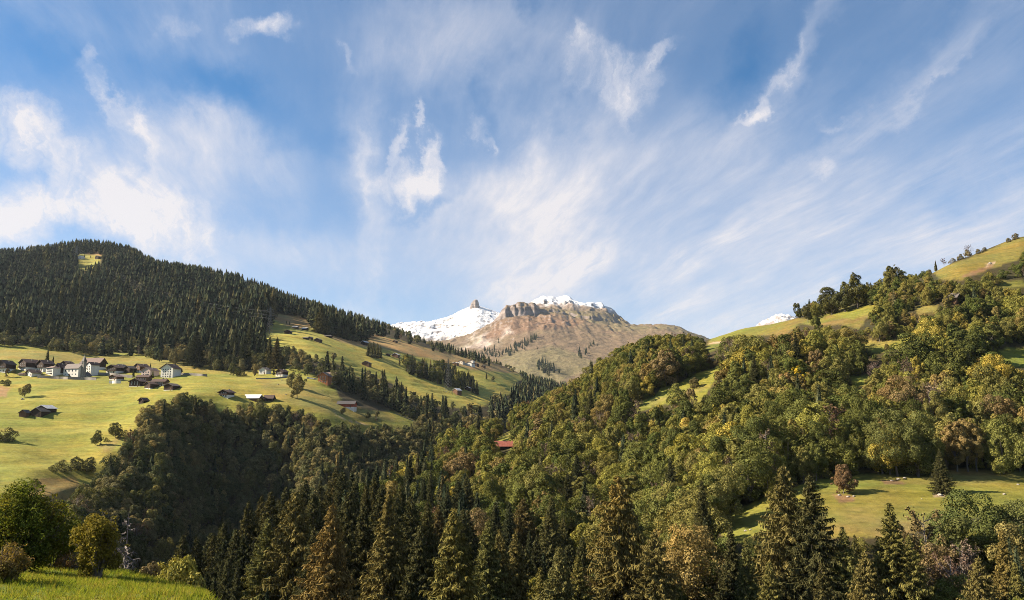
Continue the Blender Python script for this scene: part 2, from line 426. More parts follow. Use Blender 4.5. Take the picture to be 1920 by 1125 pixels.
# ---- what the photograph shows as open ground (picture outline of each open patch, on the ground)
OPEN_L = {
 'village': [(-420, 635), (0, 650), (60, 652), (130, 664), (250, 668), (330, 684), (400, 694), (480, 700), (505, 692), (540, 690), (575, 705), (620, 716), (640, 730), (665, 744), (700, 756), (740, 774), (800, 800), (760, 796),
   (706, 793), (659, 796), (608, 784), (580, 772), (565, 760), (508, 752), (482, 746), (457, 752), (427, 754), (390, 747), (341, 735), (329, 736), (319, 744), (290, 755), (262, 766), (248, 796), (245, 808), (215, 841), (202, 863), (181, 886),
   (147, 914), (113, 922), (104, 952), (60, 965), (-420, 985)],
 'upper': [(495, 618), (513, 590), (578, 597), (582, 609), (606, 626), (680, 643), (725, 633), (775, 647), (836, 666), (891, 677), (933, 691), (970, 703), (985, 712), (947, 728), (905, 748), (898, 757), (868, 747), (819, 741), (789, 735),
   (757, 717), (739, 700), (720, 691), (681, 691), (660, 682), (640, 664), (597, 658), (576, 645), (512, 630)],
 'top': [(146, 480), (160, 474), (200, 479), (190, 486), (180, 490), (165, 497), (148, 496)],
}
OPEN_R = {
 'lower': [(1336, 979), (1426, 936), (1482, 917), (1532, 898), (1657, 886), (1748, 892), (1804, 878), (1920, 885), (2200, 885), (2200, 1000), (1930, 985), (1882, 960), (1740, 990), (1660, 1010), (1585, 1006), (1426, 1024), (1370, 1016)],
 'hut': [(1183, 757), (1228, 742), (1239, 727), (1273, 718), (1303, 700), (1351, 686), (1352, 694), (1312, 757), (1284, 751), (1225, 762), (1193, 774)],
 'ridge': [(1316, 668), (1335, 630), (1419, 609), (1481, 596), (1500, 597), (1520, 600), (1584, 576), (1649, 570), (1636, 580), (1612, 617), (1578, 609), (1523, 611), (1500, 606), (1474, 628), (1364, 631), (1348, 653)],
 'mid': [(1612, 628), (1640, 640), (1713, 632), (1700, 655), (1645, 662), (1620, 655)],
 'crest': [(1746, 508), (1817, 485), (1875, 459), (1920, 444), (2200, 330), (2200, 430), (1920, 470), (1907, 488), (1865, 501), (1804, 524), (1768, 524)],
 'bank': [(1713, 575), (1758, 570), (1756, 585), (1720, 588)],
 'east': [(1871, 655), (1925, 650), (2000, 650), (2000, 690), (1925, 690), (1880, 684)],
 'gap': [(1592, 706), (1627, 704), (1626, 724), (1600, 727)],
 'glade': [(946, 987), (992, 969), (1014, 984), (990, 1000), (960, 998)],
 'barn': [(927, 822), (952, 805), (965, 808), (964, 842), (929, 842)],
 'slip': [(1060, 1012), (1078, 1008), (1094, 1026), (1080, 1036)],
 'strip': [(1872, 528), (1925, 527), (1925, 538), (1880, 540)],
}
SKY_R = [(1140, 630), (1200, 618), (1240, 622), (1280, 622), (1330, 633), (1419, 607), (1478, 594), (1482, 570), (1500, 566), (1530, 545), (1560, 530), (1600, 508), (1622, 510), (1640, 530), (1660, 500), (1690, 492), (1700, 515), (1740, 503), (1760, 490),
 (1817, 465), (1875, 452), (1920, 430), (2300, 300), (2300, 0), (850, 0), (850, 760), (940, 752), (1000, 742), (1050, 712), (1100, 680)]
SKY_L = [(-500, 0), (-500, 470), (0, 464), (100, 455), (130, 446), (200, 449), (250, 460), (290, 483), (350, 492), (440, 507), (560, 553), (700, 594), (800, 632), (900, 658), (990, 698), (1100, 725), (1200, 0)]

# ---- materials of the ground
def ground_material(name, bump=0.5, scale=1.0, fine=0.35):
    m = bpy.data.materials.new(name); m.use_nodes = True
    t = NT(m.node_tree); b = t.n['Principled BSDF']
    b.inputs['Roughness'].default_value = 0.95; b.inputs['Specular IOR Level'].default_value = 0.1
    a = t.new('ShaderNodeAttribute', attribute_name='tint')
    pos = t.new('ShaderNodeNewGeometry').outputs['Position']
    n1 = t.noise(t.mapping(pos, scale=(1, 1, 2.5)), 0.03 * scale, 5, 0.6)
    n2 = t.noise(pos, 0.35 * scale, 6, 0.7)
    n3 = t.noise(t.mapping(pos, scale=(0.2, 0.2, 3.6)), 0.26 * scale, 5, 0.66)
    c = t.mix(t.remap(n1, 0.35, 0.68), a.outputs['Color'], t.mix(1.0, a.outputs['Color'], (1.30, 0.98, 0.85), 'MULTIPLY'))
    c = t.mix(1.0, c, t.ramp(n2, [(0.25, (1 - fine,) * 3), (0.75, (1 + fine * 0.9,) * 3)]), 'MULTIPLY')
    c = t.mix(0.7, c, t.ramp(n3, [(0.34, (0.62, 0.68, 0.60)), (0.5, (1.0, 1.0, 1.0)), (0.66, (1.22, 1.16, 1.1))]), 'MULTIPLY')
    c = t.mix(1.0, c, (0.88, 0.89, 0.86), 'MULTIPLY')
    t.l.new(c, b.inputs['Base Color'])
    bp = t.new('ShaderNodeBump'); bp.inputs['Strength'].default_value = bump; bp.inputs['Distance'].default_value = 1.0 / scale
    t.l.new(n2, bp.inputs['Height']); t.l.new(bp.outputs[0], b.inputs['Normal'])
    return m
M_MEADOW = ground_material('hillside_meadow')
M_NEAR = ground_material('near_meadow', 0.5, 9.0, 0.3)

# left tint
n_a = fbm(LH.X / 70, LH.Y / 55, 4, 101); n_b = fbm(LH.X / 25, LH.Y / 16, 3, 105)
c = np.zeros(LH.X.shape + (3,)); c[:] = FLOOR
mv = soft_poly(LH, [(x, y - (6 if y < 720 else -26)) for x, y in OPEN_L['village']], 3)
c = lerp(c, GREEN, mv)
c = lerp(c, LIME, mv * sstep(n_a + 0.4 * n_b, -0.15, 0.4) * 0.9)
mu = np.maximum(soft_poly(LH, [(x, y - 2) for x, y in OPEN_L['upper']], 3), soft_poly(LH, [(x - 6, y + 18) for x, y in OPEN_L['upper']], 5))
c = lerp(c, (0.315, 0.305, 0.074), mu); c = lerp(c, (0.25, 0.265, 0.06), mu * sstep(n_a, 0.0, 0.4))  # dry straw-lime grass, tint lightened to stand in for stronger sun on this slope
brown = soft_poly(LH, [(508, 586), (580, 595), (600, 612), (560, 618), (530, 606), (512, 600)], 5) + soft_poly(LH, [(600, 618), (720, 630), (800, 652), (890, 674), (980, 702), (890, 694), (800, 672), (720, 655), (660, 648), (610, 630)], 6)
c = lerp(c, (0.30, 0.215, 0.105), np.clip(brown, 0, 1) * np.maximum(mu, 0.5) * 0.9)
mv = np.maximum(mv, soft_poly(LH, [(640, 765), (740, 772), (830, 800), (850, 835), (700, 835), (610, 805)], 6) * 0.9)
c = lerp(c, GREEN, mv * (c[..., 1] < 0.1))
c = lerp(c, STRAW, mv * soft_poly(LH, [(-300, 640), (330, 672), (480, 690), (470, 704), (330, 695), (200, 682), (0, 675), (-300, 675)], 8) * 0.55)
c = lerp(c, STRAW, mv * soft_poly(LH, [(480, 712), (560, 712), (640, 745), (760, 790), (690, 790), (560, 765), (500, 740)], 10) * 0.6)
c = lerp(c, (0.24, 0.16, 0.085), mv * soft_poly(LH, [(0, 722), (20, 728), (8, 745), (-40, 750), (-40, 725)], 4) * 0.9)
c = lerp(c, BROWN, mv * soft_poly(LH, [(50, 930), (75, 895), (140, 895), (160, 930), (110, 960)], 4) * 0.65)
c = lerp(c, STRAW, mv * soft_poly(LH, [(180, 838), (240, 815), (246, 790), (232, 820), (205, 850)], 5) * 0.8)
c = lerp(c, LIME, soft_poly(LH, [(144, 474), (190, 476), (184, 500), (165, 510), (146, 505)], 4))
c = lerp(c, (0.27, 0.17, 0.09), soft_poly(LH, [(150, 468), (225, 478), (222, 483), (190, 480), (160, 477)], 2) * 0.8)
for pth in ([(626, 770), (632, 780), (655, 789), (690, 797)], [(740, 774), (770, 786), (800, 800)]):   # worn farm tracks
    for (x0, y0), (x1, y1) in zip(pth[:-1], pth[1:]):
        c = lerp(c, PALE, soft_poly(LH, [(x0, y0 - 1.2), (x1, y1 - 1.2), (x1, y1 + 1.2), (x0, y0 + 1.2)], 0.5) * 0.45)
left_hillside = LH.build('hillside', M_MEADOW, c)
# right tint
n_a = fbm(RH.X / 45, RH.Y / 40, 4, 131); n_b = fbm(RH.X / 12, RH.Y / 10, 3, 135)
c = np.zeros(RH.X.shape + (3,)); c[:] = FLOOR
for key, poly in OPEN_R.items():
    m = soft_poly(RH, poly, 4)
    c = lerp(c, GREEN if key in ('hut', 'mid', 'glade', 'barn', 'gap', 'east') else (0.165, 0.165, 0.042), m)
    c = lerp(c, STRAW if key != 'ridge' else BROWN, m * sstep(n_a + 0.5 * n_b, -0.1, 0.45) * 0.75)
c = lerp(c, GREEN, soft_poly(RH, [(1330, 634), (1420, 606), (1481, 592), (1481, 600), (1420, 614), (1345, 640)], 3) * 0.8)
c = lerp(c, GREEN, soft_poly(RH, [(1560, 590), (1640, 568), (1636, 585), (1600, 600)], 4) * 0.8)
c = lerp(c, (0.175, 0.155, 0.045), soft_poly(RH, OPEN_R['crest'], 4))
c = lerp(c, (0.20, 0.14, 0.065), soft_poly(RH, OPEN_R['lower'], 4) * sstep(n_a, 0.12, 0.45) * 0.7)
c = lerp(c, GREEN, soft_poly(RH, OPEN_R['lower'], 4) * sstep(-n_a, 0.0, 0.3) * 0.7)
for poly in ([(1560, 926), (1600, 930), (1604, 940), (1575, 944)], [(1650, 900), (1690, 902), (1700, 908), (1660, 908)], [(1752, 922), (1775, 925), (1772, 933), (1748, 930)], [(1800, 516), (1860, 496), (1866, 500), (1810, 522)],
             [(1846, 496), (1866, 491), (1864, 496), (1848, 500)], [(1058, 1006), (1080, 1004), (1098, 1028), (1080, 1040)], [(1326, 645), (1340, 641), (1364, 640), (1364, 643), (1340, 645)]):
    c = lerp(c, PALE if poly[0][0] in (1846, 1326, 1752, 1058) else EARTH, soft_poly(RH, poly, 2.5) * 0.85)
c = c * np.array((0.84, 0.88, 0.86))
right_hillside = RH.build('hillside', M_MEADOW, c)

# near meadow sheet
gx, gy = np.meshgrid(np.linspace(-80, 80, 330), np.linspace(-25, 90, 240))
gz = z_near(gx, gy)
a = np.arange(gx.size).reshape(gx.shape)
f = np.stack([a[:-1, :-1], a[:-1, 1:], a[1:, 1:], a[1:, :-1]], -1).reshape(-1, 4)
me = mesh_np('meadow', np.stack([gx, gy, gz], -1), f, [M_NEAR], True)
at = me.attributes.new('tint', 'FLOAT_COLOR', 'POINT')
cc = np.ones((gx.size, 4), np.float32)
nm = fbm(gx / 5, gy / 4, 3, 150).ravel()
cc[:, :3] = lerp(np.tile(np.array((0.11, 0.16, 0.025)), (gx.size, 1)), (0.20, 0.20, 0.045), sstep(nm, -0.1, 0.45))
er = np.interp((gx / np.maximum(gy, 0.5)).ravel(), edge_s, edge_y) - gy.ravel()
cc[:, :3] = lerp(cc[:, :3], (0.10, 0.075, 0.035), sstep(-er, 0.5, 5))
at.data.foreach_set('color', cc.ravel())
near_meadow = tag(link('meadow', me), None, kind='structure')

# valley floor out to the horizon
me = mesh_np('ground', [(-30000, -3000, -420), (30000, -3000, -420), (30000, 30000, -420), (-30000, 30000, -420)], [(0, 1, 2, 3)], [M_MEADOW])
at = me.attributes.new('tint', 'FLOAT_COLOR', 'POINT'); at.data.foreach_set('color', np.tile(np.array((0.06, 0.07, 0.03, 1), np.float32), 4))
tag(link('ground', me), None, kind='structure')

# ---- mountains
def rock_material(name, snow_lo, snow_hi, snow_amt, s0=0.55, s1=0.72, snow_top=0):
    m = bpy.data.materials.new(name); m.use_nodes = True
    t = NT(m.node_tree); b = t.n['Principled BSDF']
    b.inputs['Roughness'].default_value = 0.9; b.inputs['Specular IOR Level'].default_value = 0.15
    a = t.new('ShaderNodeAttribute', attribute_name='tint').outputs['Color']
    g = t.new('ShaderNodeNewGeometry'); pos = g.outputs['Position']
    nz = t.new('ShaderNodeSeparateXYZ'); t.l.new(g.outputs['Normal'], nz.inputs[0])
    pz = t.new('ShaderNodeSeparateXYZ'); t.l.new(pos, pz.inputs[0])
    n1 = t.noise(pos, 0.006, 6, 0.65); n2 = t.noise(pos, 0.025, 6, 0.7)
    strata = t.noise(t.mapping(pos, scale=(0.002, 0.002, 0.05)), 1.0, 4, 0.6)
    rock = t.mix(t.remap(strata, 0.35, 0.65), (0.145, 0.115, 0.10), (0.30, 0.25, 0.225))
    rock = t.mix(t.remap(n2, 0.3, 0.7), rock, t.mix(1, rock, (0.7, 0.68, 0.68), 'MULTIPLY'))
    grass = t.mix(t.remap(n1, 0.35, 0.65), a, t.mix(1, a, (0.93, 1.0, 0.9), 'MULTIPLY'))
    grass = t.mix(1.0, grass, t.ramp(n2, [(0.25, (0.65,) * 3), (0.7, (1.25,) * 3)]), 'MULTIPLY')
    steep = t.math('ADD', nz.outputs[2], t.math('MULTIPLY', t.math('SUBTRACT', n2, 0.5), 0.35))
    c = t.mix(t.remap(steep, 0.86, 0.74), grass, rock)
    h = t.math('ADD', pz.outputs[2], t.math('MULTIPLY', t.math('SUBTRACT', n1, 0.5), 260))
    sn = t.math('MULTIPLY', t.remap(h, snow_lo, snow_hi), t.remap(t.math('ADD', nz.outputs[2], t.math('MULTIPLY', t.math('SUBTRACT', n2, 0.5), 0.9)), s0, s1), clamp=True)
    sn = t.math('MULTIPLY', sn, snow_amt)
    if snow_top: sn = t.math('MULTIPLY', sn, t.remap(pz.outputs[2], snow_top, snow_top + 25, 1.0, 0.12))
    c = t.mix(sn, c, (0.70, 0.70, 0.71))
    t.l.new(c, b.inputs['Base Color'])
    bp = t.new('ShaderNodeBump'); bp.inputs['Strength'].default_value = 0.9; bp.inputs['Distance'].default_value = 14.0
    t.l.new(n2, bp.inputs['Height']); t.l.new(bp.outputs[0], b.inputs['Normal'])
    return m

F_cols = [
 (640, [(890, 2400), (780, 3000), (720, 4000), (690, 5000), (690, 6000), (740, 7600)]), (760, [(880, 2400), (770, 3000), (700, 3800), (656, 4600), (640, 5200), (655, 6000), (700, 7600)]),
 (850, [(870, 2400), (760, 3000), (700, 3700), (658, 4400), (632, 5100), (636, 5600), (690, 7600)]), (900, [(860, 2400), (750, 3000), (690, 3700), (645, 4500), (614, 5150), (622, 5700), (680, 7600)]),
 (940, [(855, 2400), (745, 3000), (685, 3700), (635, 4500), (598, 5200), (596, 5500), (610, 6200), (670, 7600)]), (1000, [(850, 2400), (740, 3000), (670, 3700), (625, 4500), (592, 5200), (586, 5600), (576, 6200), (574, 6600), (640, 7600)]),
 (1060, [(845, 2400), (735, 3000), (670, 3700), (625, 4500), (598, 5200), (588, 5600), (574, 6200), (570, 6600), (640, 7600)]), (1120, [(840, 2400), (730, 3000), (668, 3700), (628, 4500), (604, 5200), (594, 5600), (578, 6200), (574, 6500), (640, 7600)]),
 (1160, [(840, 2400), (730, 3000), (668, 3700), (630, 4500), (610, 5200), (604, 5600), (596, 6100), (602, 6500), (660, 7600)]), (1190, [(840, 2400), (730, 3000), (668, 3700), (630, 4500), (611, 5200), (607, 5500), (608, 5900), (630, 6600), (680, 7600)]),
 (1260, [(840, 2400), (730, 3000), (668, 3700), (630, 4400), (611, 5000), (608, 5300), (620, 6000), (690, 7600)]), (1330, [(850, 2400), (740, 3000), (680, 3700), (646, 4400), (632, 4900), (634, 5200), (655, 6000), (710, 7600)]),
 (1420, [(870, 2400), (760, 3000), (710, 3700), (680, 4400), (668, 4900), (690, 6000), (730, 7600)]), (1500, [(890, 2400), (780, 3000), (740, 3700), (715, 4400), (705, 4900), (720, 6000), (750, 7600)]),
]
def shape_F(x, y, z, s):
    u = 960 + s * 1481.5
    rid = fbm(x / 420, y / 420, 5, 201, 0.55, True)
    z = z + (34 * rid + 22 * fbm(x / 130, y / 190, 5, 207, 0.6, True) + 10 * fbm(x / 45, y / 45, 3, 209)) * (0.34 + 0.50 * sstep(z, 480, 780) - 0.35 * sstep(z, 900, 1050)) - 22 + 16 * fbm(x / 70, y / 420, 3, 211, 0.5, True) * sstep(z, 350, 700)
    px = y / FPX
    jit = 170 * fbm(x / 230, y / 400, 4, 220)
    gul = 150 * fbm(x / 70, y / 300, 4, 223, 0.6)
    a1 = (0.75 + 0.9 * fbm(x / 160, y / 2000, 3, 225)) * np.interp(u, [928, 942, 1003, 1012, 1040, 1088, 1100, 1135, 1150, 1165], [0, 21, 20, 9, 9, 11, 17, 15, 10, 0])
    y1 = np.interp(u, [930, 1003, 1012, 1090, 1165], [5330, 5280, 5420, 5330, 5600])
    st1 = 0.75 * sstep(y + jit + gul, y1, y1 + 40) + 0.25 * sstep(y + jit + gul, y1 + 60, y1 + 110)
    a2 = (0.8 + 0.8 * fbm(x / 140, y / 2000, 3, 227)) * np.interp(u, [978, 996, 1012, 1070, 1090, 1150, 1164, 1172, 1188], [0, 15, 22, 20, 13, 15, 15, 9, 0])
    y2 = np.interp(u, [980, 1040, 1100, 1165], [6120, 6080, 6150, 6050])
    st2 = 0.6 * sstep(y + 1.4 * jit + gul, y2, y2 + 45) + 0.4 * sstep(y + jit, y2 + 200, y2 + 420)
    fall = 1 - sstep(y, 6700, 7600)
    z = z + (a1 * st1 * (1 - 0.9 * sstep(y, y1 + 60, y2 - 80)) + a2 * st2) * px * fall
    return z
FM = Layer(F_cols, 640, 1500, 440, 2400, 7600, 520, shape=shape_F)
M_ROCK = rock_material('alpine_rock', 905, 965, 0.92, 0.55, 0.78)
n_a = fbm(FM.X / 500, FM.Y / 500, 4, 231)
c = np.zeros(FM.X.shape + (3,)); c[:] = (0.172, 0.130, 0.088)
c = lerp(c, (0.155, 0.135, 0.080), sstep(n_a, -0.15, 0.25) * 0.9)
c = lerp(c, (0.19, 0.122, 0.082), soft_poly(FM, [(930, 600), (1010, 588), (1100, 598), (1080, 612), (980, 622), (900, 640)], 10) * 0.85)
c = lerp(c, (0.155, 0.142, 0.078), soft_poly(FM, [(940, 660), (1050, 650), (1120, 680), (1040, 720), (940, 700)], 10) * 0.8)
for poly in ([(880, 632), (905, 622), (925, 628), (935, 650), (915, 660), (890, 648)], [(930, 618), (952, 612), (965, 625), (950, 645), (935, 640)], [(1010, 592), (1035, 588), (1042, 597), (1020, 604)], [(850, 646), (880, 634), (890, 650), (870, 656)]):
    c = lerp(c, (0.40, 0.35, 0.32), soft_poly(FM, poly, 8) * sstep(fbm(FM.X / 90, FM.Y / 300, 3, 240), -0.15, 0.25))
c = lerp(c, (0.25, 0.20, 0.175), sstep(FM.Z + 60 * fbm(FM.X / 150, FM.Y / 150, 3, 280), 850, 930) * 0.9)
c = c * np.array((0.92, 0.83, 0.78))
FM.build('mountain', M_ROCK, c)

G_cols = [
 (600, [(720, 7500), (680, 8200), (650, 8800), (650, 9300), (690, 10500)]), (700, [(700, 7500), (660, 8200), (628, 8800), (625, 9200), (680, 10500)]), (745, [(690, 7500), (645, 8200), (612, 8800), (609, 9000), (660, 10500)]),
 (790, [(690, 7500), (640, 8200), (608, 8800), (605, 9000), (660, 10500)]), (830, [(690, 7500), (640, 8200), (607, 8800), (603, 9000), (650, 10500)]), (860, [(690, 7500), (635, 8200), (592, 8800), (586, 9000), (640, 10500)]),
 (890, [(690, 7500), (630, 8200), (577, 8850), (571, 9000), (630, 10500)]), (915, [(690, 7500), (632, 8200), (585, 8850), (578, 9000), (640, 10500)]), (935, [(690, 7500), (635, 8200), (594, 8850), (588, 9000), (640, 10500)]), (980, [(700, 7500), (650, 8200), (612, 8850), (606, 9000), (650, 10500)]),
 (1060, [(710, 7500), (680, 8200), (660, 8850), (655, 9000), (690, 10500)]),
]
def shape_G(x, y, z, s):
    u = 960 + s * 1481.5
    z = z + 46 * fbm(x / 260, y / 260, 6, 251, 0.6, True) * sstep(y, 7600, 8200) * (1 - 0.65 * sstep(np.abs(u - 890), 60, 15)) - 6
    d = np.sqrt(((u - 891) / 10.5) ** 2 + ((y - 8960) / 62) ** 2) + 0.16 * fbm(x / 16, y / 40, 3, 260) * 2
    return z + 92 * (1 - sstep(d, 0.12, 1.12)) + 5 * (1 - sstep(d, 0.2, 1.0)) * fbm(x / 25, y / 25, 2, 262)
GM = Layer(G_cols, 600, 1060, 420, 7500, 10500, 240, shape=shape_G)
c = np.zeros(GM.X.shape + (3,)); c[:] = (0.22, 0.16, 0.12)
GM.build('mountain', rock_material('snowy_rock', 840, 960, 0.97, 0.66, 0.86, 1358), c)
H_cols = [(1380, [(660, 9000), (640, 10000), (650, 11000)]), (1420, [(650, 9000), (609, 10000), (640, 11000)]), (1445, [(640, 9000), (594, 10000), (630, 11000)]), (1462, [(640, 9000), (587, 10000), (630, 11000)]),
 (1485, [(640, 9000), (591, 10000), (630, 11000)]), (1510, [(640, 9000), (600, 10000), (630, 11000)]), (1560, [(650, 9000), (625, 10000), (640, 11000)]), (1650, [(690, 9000), (660, 10000), (680, 11000)])]
def shape_H(x, y, z, s):
    return z + 46 * fbm(x / 130, y / 130, 5, 271, 0.6, True) - 10
HM = Layer(H_cols, 1380, 1650, 180, 9000, 11000, 70, shape=shape_H)
c = np.zeros(HM.X.shape + (3,)); c[:] = (0.2, 0.16, 0.13)
HM.build('mountain', rock_material('far_snowy_rock', 900, 1000, 0.85, 0.72, 0.98), c)
# ================================================================== trees: materials
def leaf_material(name, stops, trans=0.14, vary=0.45, hue=(1.25, 1.0, 0.6), patch=0.5, gain=1.0):
    m = bpy.data.materials.new(name); m.use_nodes = True
    t = NT(m.node_tree); t.n.clear()
    out = t.new('ShaderNodeOutputMaterial')
    oi = t.new('ShaderNodeObjectInfo'); g = t.new('ShaderNodeNewGeometry'); tc = t.new('ShaderNodeTexCoord')
    base = t.mix(oi.outputs['Alpha'], t.ramp(oi.outputs['Random'], stops), oi.outputs['Color'])
    isl = g.outputs['Random Per Island']
    c = t.mix(1.0, base, t.ramp(isl, [(0.0, ((1 - vary) * gain * 1.1, (1 - vary) * gain, (1 - vary) * gain)), (1.0, ((1 + vary) * gain * 1.1, (1 + vary) * gain, (1 + vary) * gain))]), 'MULTIPLY')
    nv = t.vmath('ADD', tc.outputs['Object'], t.vmath('SCALE', (31.0, 17.0, 9.0), scale=oi.outputs['Random']))
    n = t.noise(nv, 0.45, 3, 0.6)
    c = t.mix(t.math('MULTIPLY', t.remap(n, 0.48, 0.68), patch), c, t.mix(1.0, c, hue, 'MULTIPLY'))
    df = t.new('ShaderNodeBsdfDiffuse'); tr = t.new('ShaderNodeBsdfTranslucent'); mx = t.new('ShaderNodeMixShader')
    t.l.new(c, df.inputs[0]); t.l.new(t.mix(1.0, c, (1.25, 1.25, 0.6), 'MULTIPLY'), tr.inputs[0])
    mx.inputs[0].default_value = trans
    t.l.new(df.outputs[0], mx.inputs[1]); t.l.new(tr.outputs[0], mx.inputs[2]); t.l.new(mx.outputs[0], out.inputs[0])
    return m
def bark_material(name, a, b):
    m = bpy.data.materials.new(name); m.use_nodes = True
    t = NT(m.node_tree); p = t.n['Principled BSDF']; p.inputs['Roughness'].default_value = 0.9
    n = t.noise(t.mapping(t.new('ShaderNodeTexCoord').outputs['Object'], scale=(4, 4, 0.8)), 1.5, 4)
    t.l.new(t.mix(t.remap(n, 0.3, 0.7), a, b), p.inputs['Base Color'])
    return m
M_BROAD = leaf_material('broadleaf_foliage', [(0.0, (0.045, 0.060, 0.016)), (0.3, (0.070, 0.080, 0.022)), (0.55, (0.098, 0.098, 0.028)), (0.75, (0.115, 0.118, 0.028)), (0.93, (0.112, 0.090, 0.038)), (1.0, (0.17, 0.15, 0.03))], gain=1.5)
M_BROAD_G = leaf_material('far_bank_foliage', [(0.0, (0.045, 0.056, 0.025)), (0.3, (0.064, 0.073, 0.033)), (0.6, (0.088, 0.090, 0.042)), (0.85, (0.108, 0.102, 0.050)), (1.0, (0.145, 0.125, 0.05))], gain=1.6)
M_SPRUCE = leaf_material('spruce_needles', [(0.0, (0.016, 0.024, 0.014)), (0.5, (0.026, 0.034, 0.018)), (0.85, (0.040, 0.045, 0.022)), (1.0, (0.058, 0.056, 0.026))], 0.08, 0.6, (1.7, 1.25, 0.8), 0.5, 1.5)
M_HAZEL = leaf_material('hazel_leaves', [(0.0, (0.09, 0.12, 0.02)), (1.0, (0.13, 0.14, 0.025))], 0.33, 0.45, (1.7, 1.0, 0.7), 0.7)
M_TWIG = leaf_material('bare_twigs', [(0.0, (0.12, 0.085, 0.062)), (0.5, (0.155, 0.115, 0.08)), (1.0, (0.13, 0.075, 0.045))], 0.05, 0.3, (1.1, 1.0, 0.9), 0.3)
M_BARK = bark_material('bark', (0.075, 0.058, 0.045), (0.15, 0.125, 0.105))
M_BARK_GREY = bark_material('weathered_bark', (0.12, 0.098, 0.083), (0.22, 0.185, 0.16))

# ================================================================== trees: shapes
def unit(v):
    return v / np.maximum(np.linalg.norm(v, axis=-1, keepdims=True), 1e-9)
def cards(c, nrm, size, g, squash=0.75):
    """Irregular four-cornered leaf clumps."""
    n = len(c)
    t = unit(np.cross(nrm, g.normal(size=(n, 3)))); b = np.cross(nrm, t)
    sz = size[:, None] if np.ndim(size) else size
    cor = []
    for sx, sy in ((-1, -1), (1, -1), (1, 1), (-1, 1)):
        jx = sx * 0.5 * g.uniform(0.55, 1.2, (n, 1)); jy = sy * 0.5 * squash * g.uniform(0.55, 1.2, (n, 1))
        cor.append(c + t * jx * sz + b * jy * sz + nrm * (g.uniform(-0.12, 0.12, (n, 1)) * sz))
    v = np.stack(cor, 1).reshape(-1, 3)
    return v, np.arange(4 * n).reshape(n, 4)
def sprays(p, d, L, wr, wt, up):
    """Long tapering quads: needle sprays and drooping branches."""
    s = unit(np.cross(d, up)); L = L[:, None]
    a = p + s * wr[:, None]; b = p - s * wr[:, None]; e = p + d * L
    v = np.stack([a, b, e - s * wt[:, None], e + s * wt[:, None]], 1).reshape(-1, 3)
    return v, np.arange(len(v)).reshape(-1, 4)
def tube(pts, rad, k=5):
    pts = np.array(pts, float); rad = np.array(rad, float); n = len(pts)
    d = np.gradient(pts, axis=0); d = unit(d)
    ref = np.where(np.abs(d[:, 2:3]) > 0.9, np.array([[1.0, 0, 0]]), np.array([[0, 0, 1.0]]))
    a = unit(np.cross(d, ref)); b = np.cross(d, a)
    ang = np.linspace(0, 2 * np.pi, k, endpoint=False)
    v = pts[:, None, :] + rad[:, None, None] * (a[:, None, :] * np.cos(ang)[None, :, None] + b[:, None, :] * np.sin(ang)[None, :, None])
    idx = np.arange(n * k).reshape(n, k)
    f = np.stack([idx[:-1], np.roll(idx[:-1], -1, 1), np.roll(idx[1:], -1, 1), idx[1:]], -1).reshape(-1, 4)
    return v.reshape(-1, 3), f
def join(parts):
    vs, fs, o = [], [], 0
    for v, f in parts:
        vs.append(v); fs.append(f + o); o += len(v)
    return np.concatenate(vs), np.concatenate(fs)

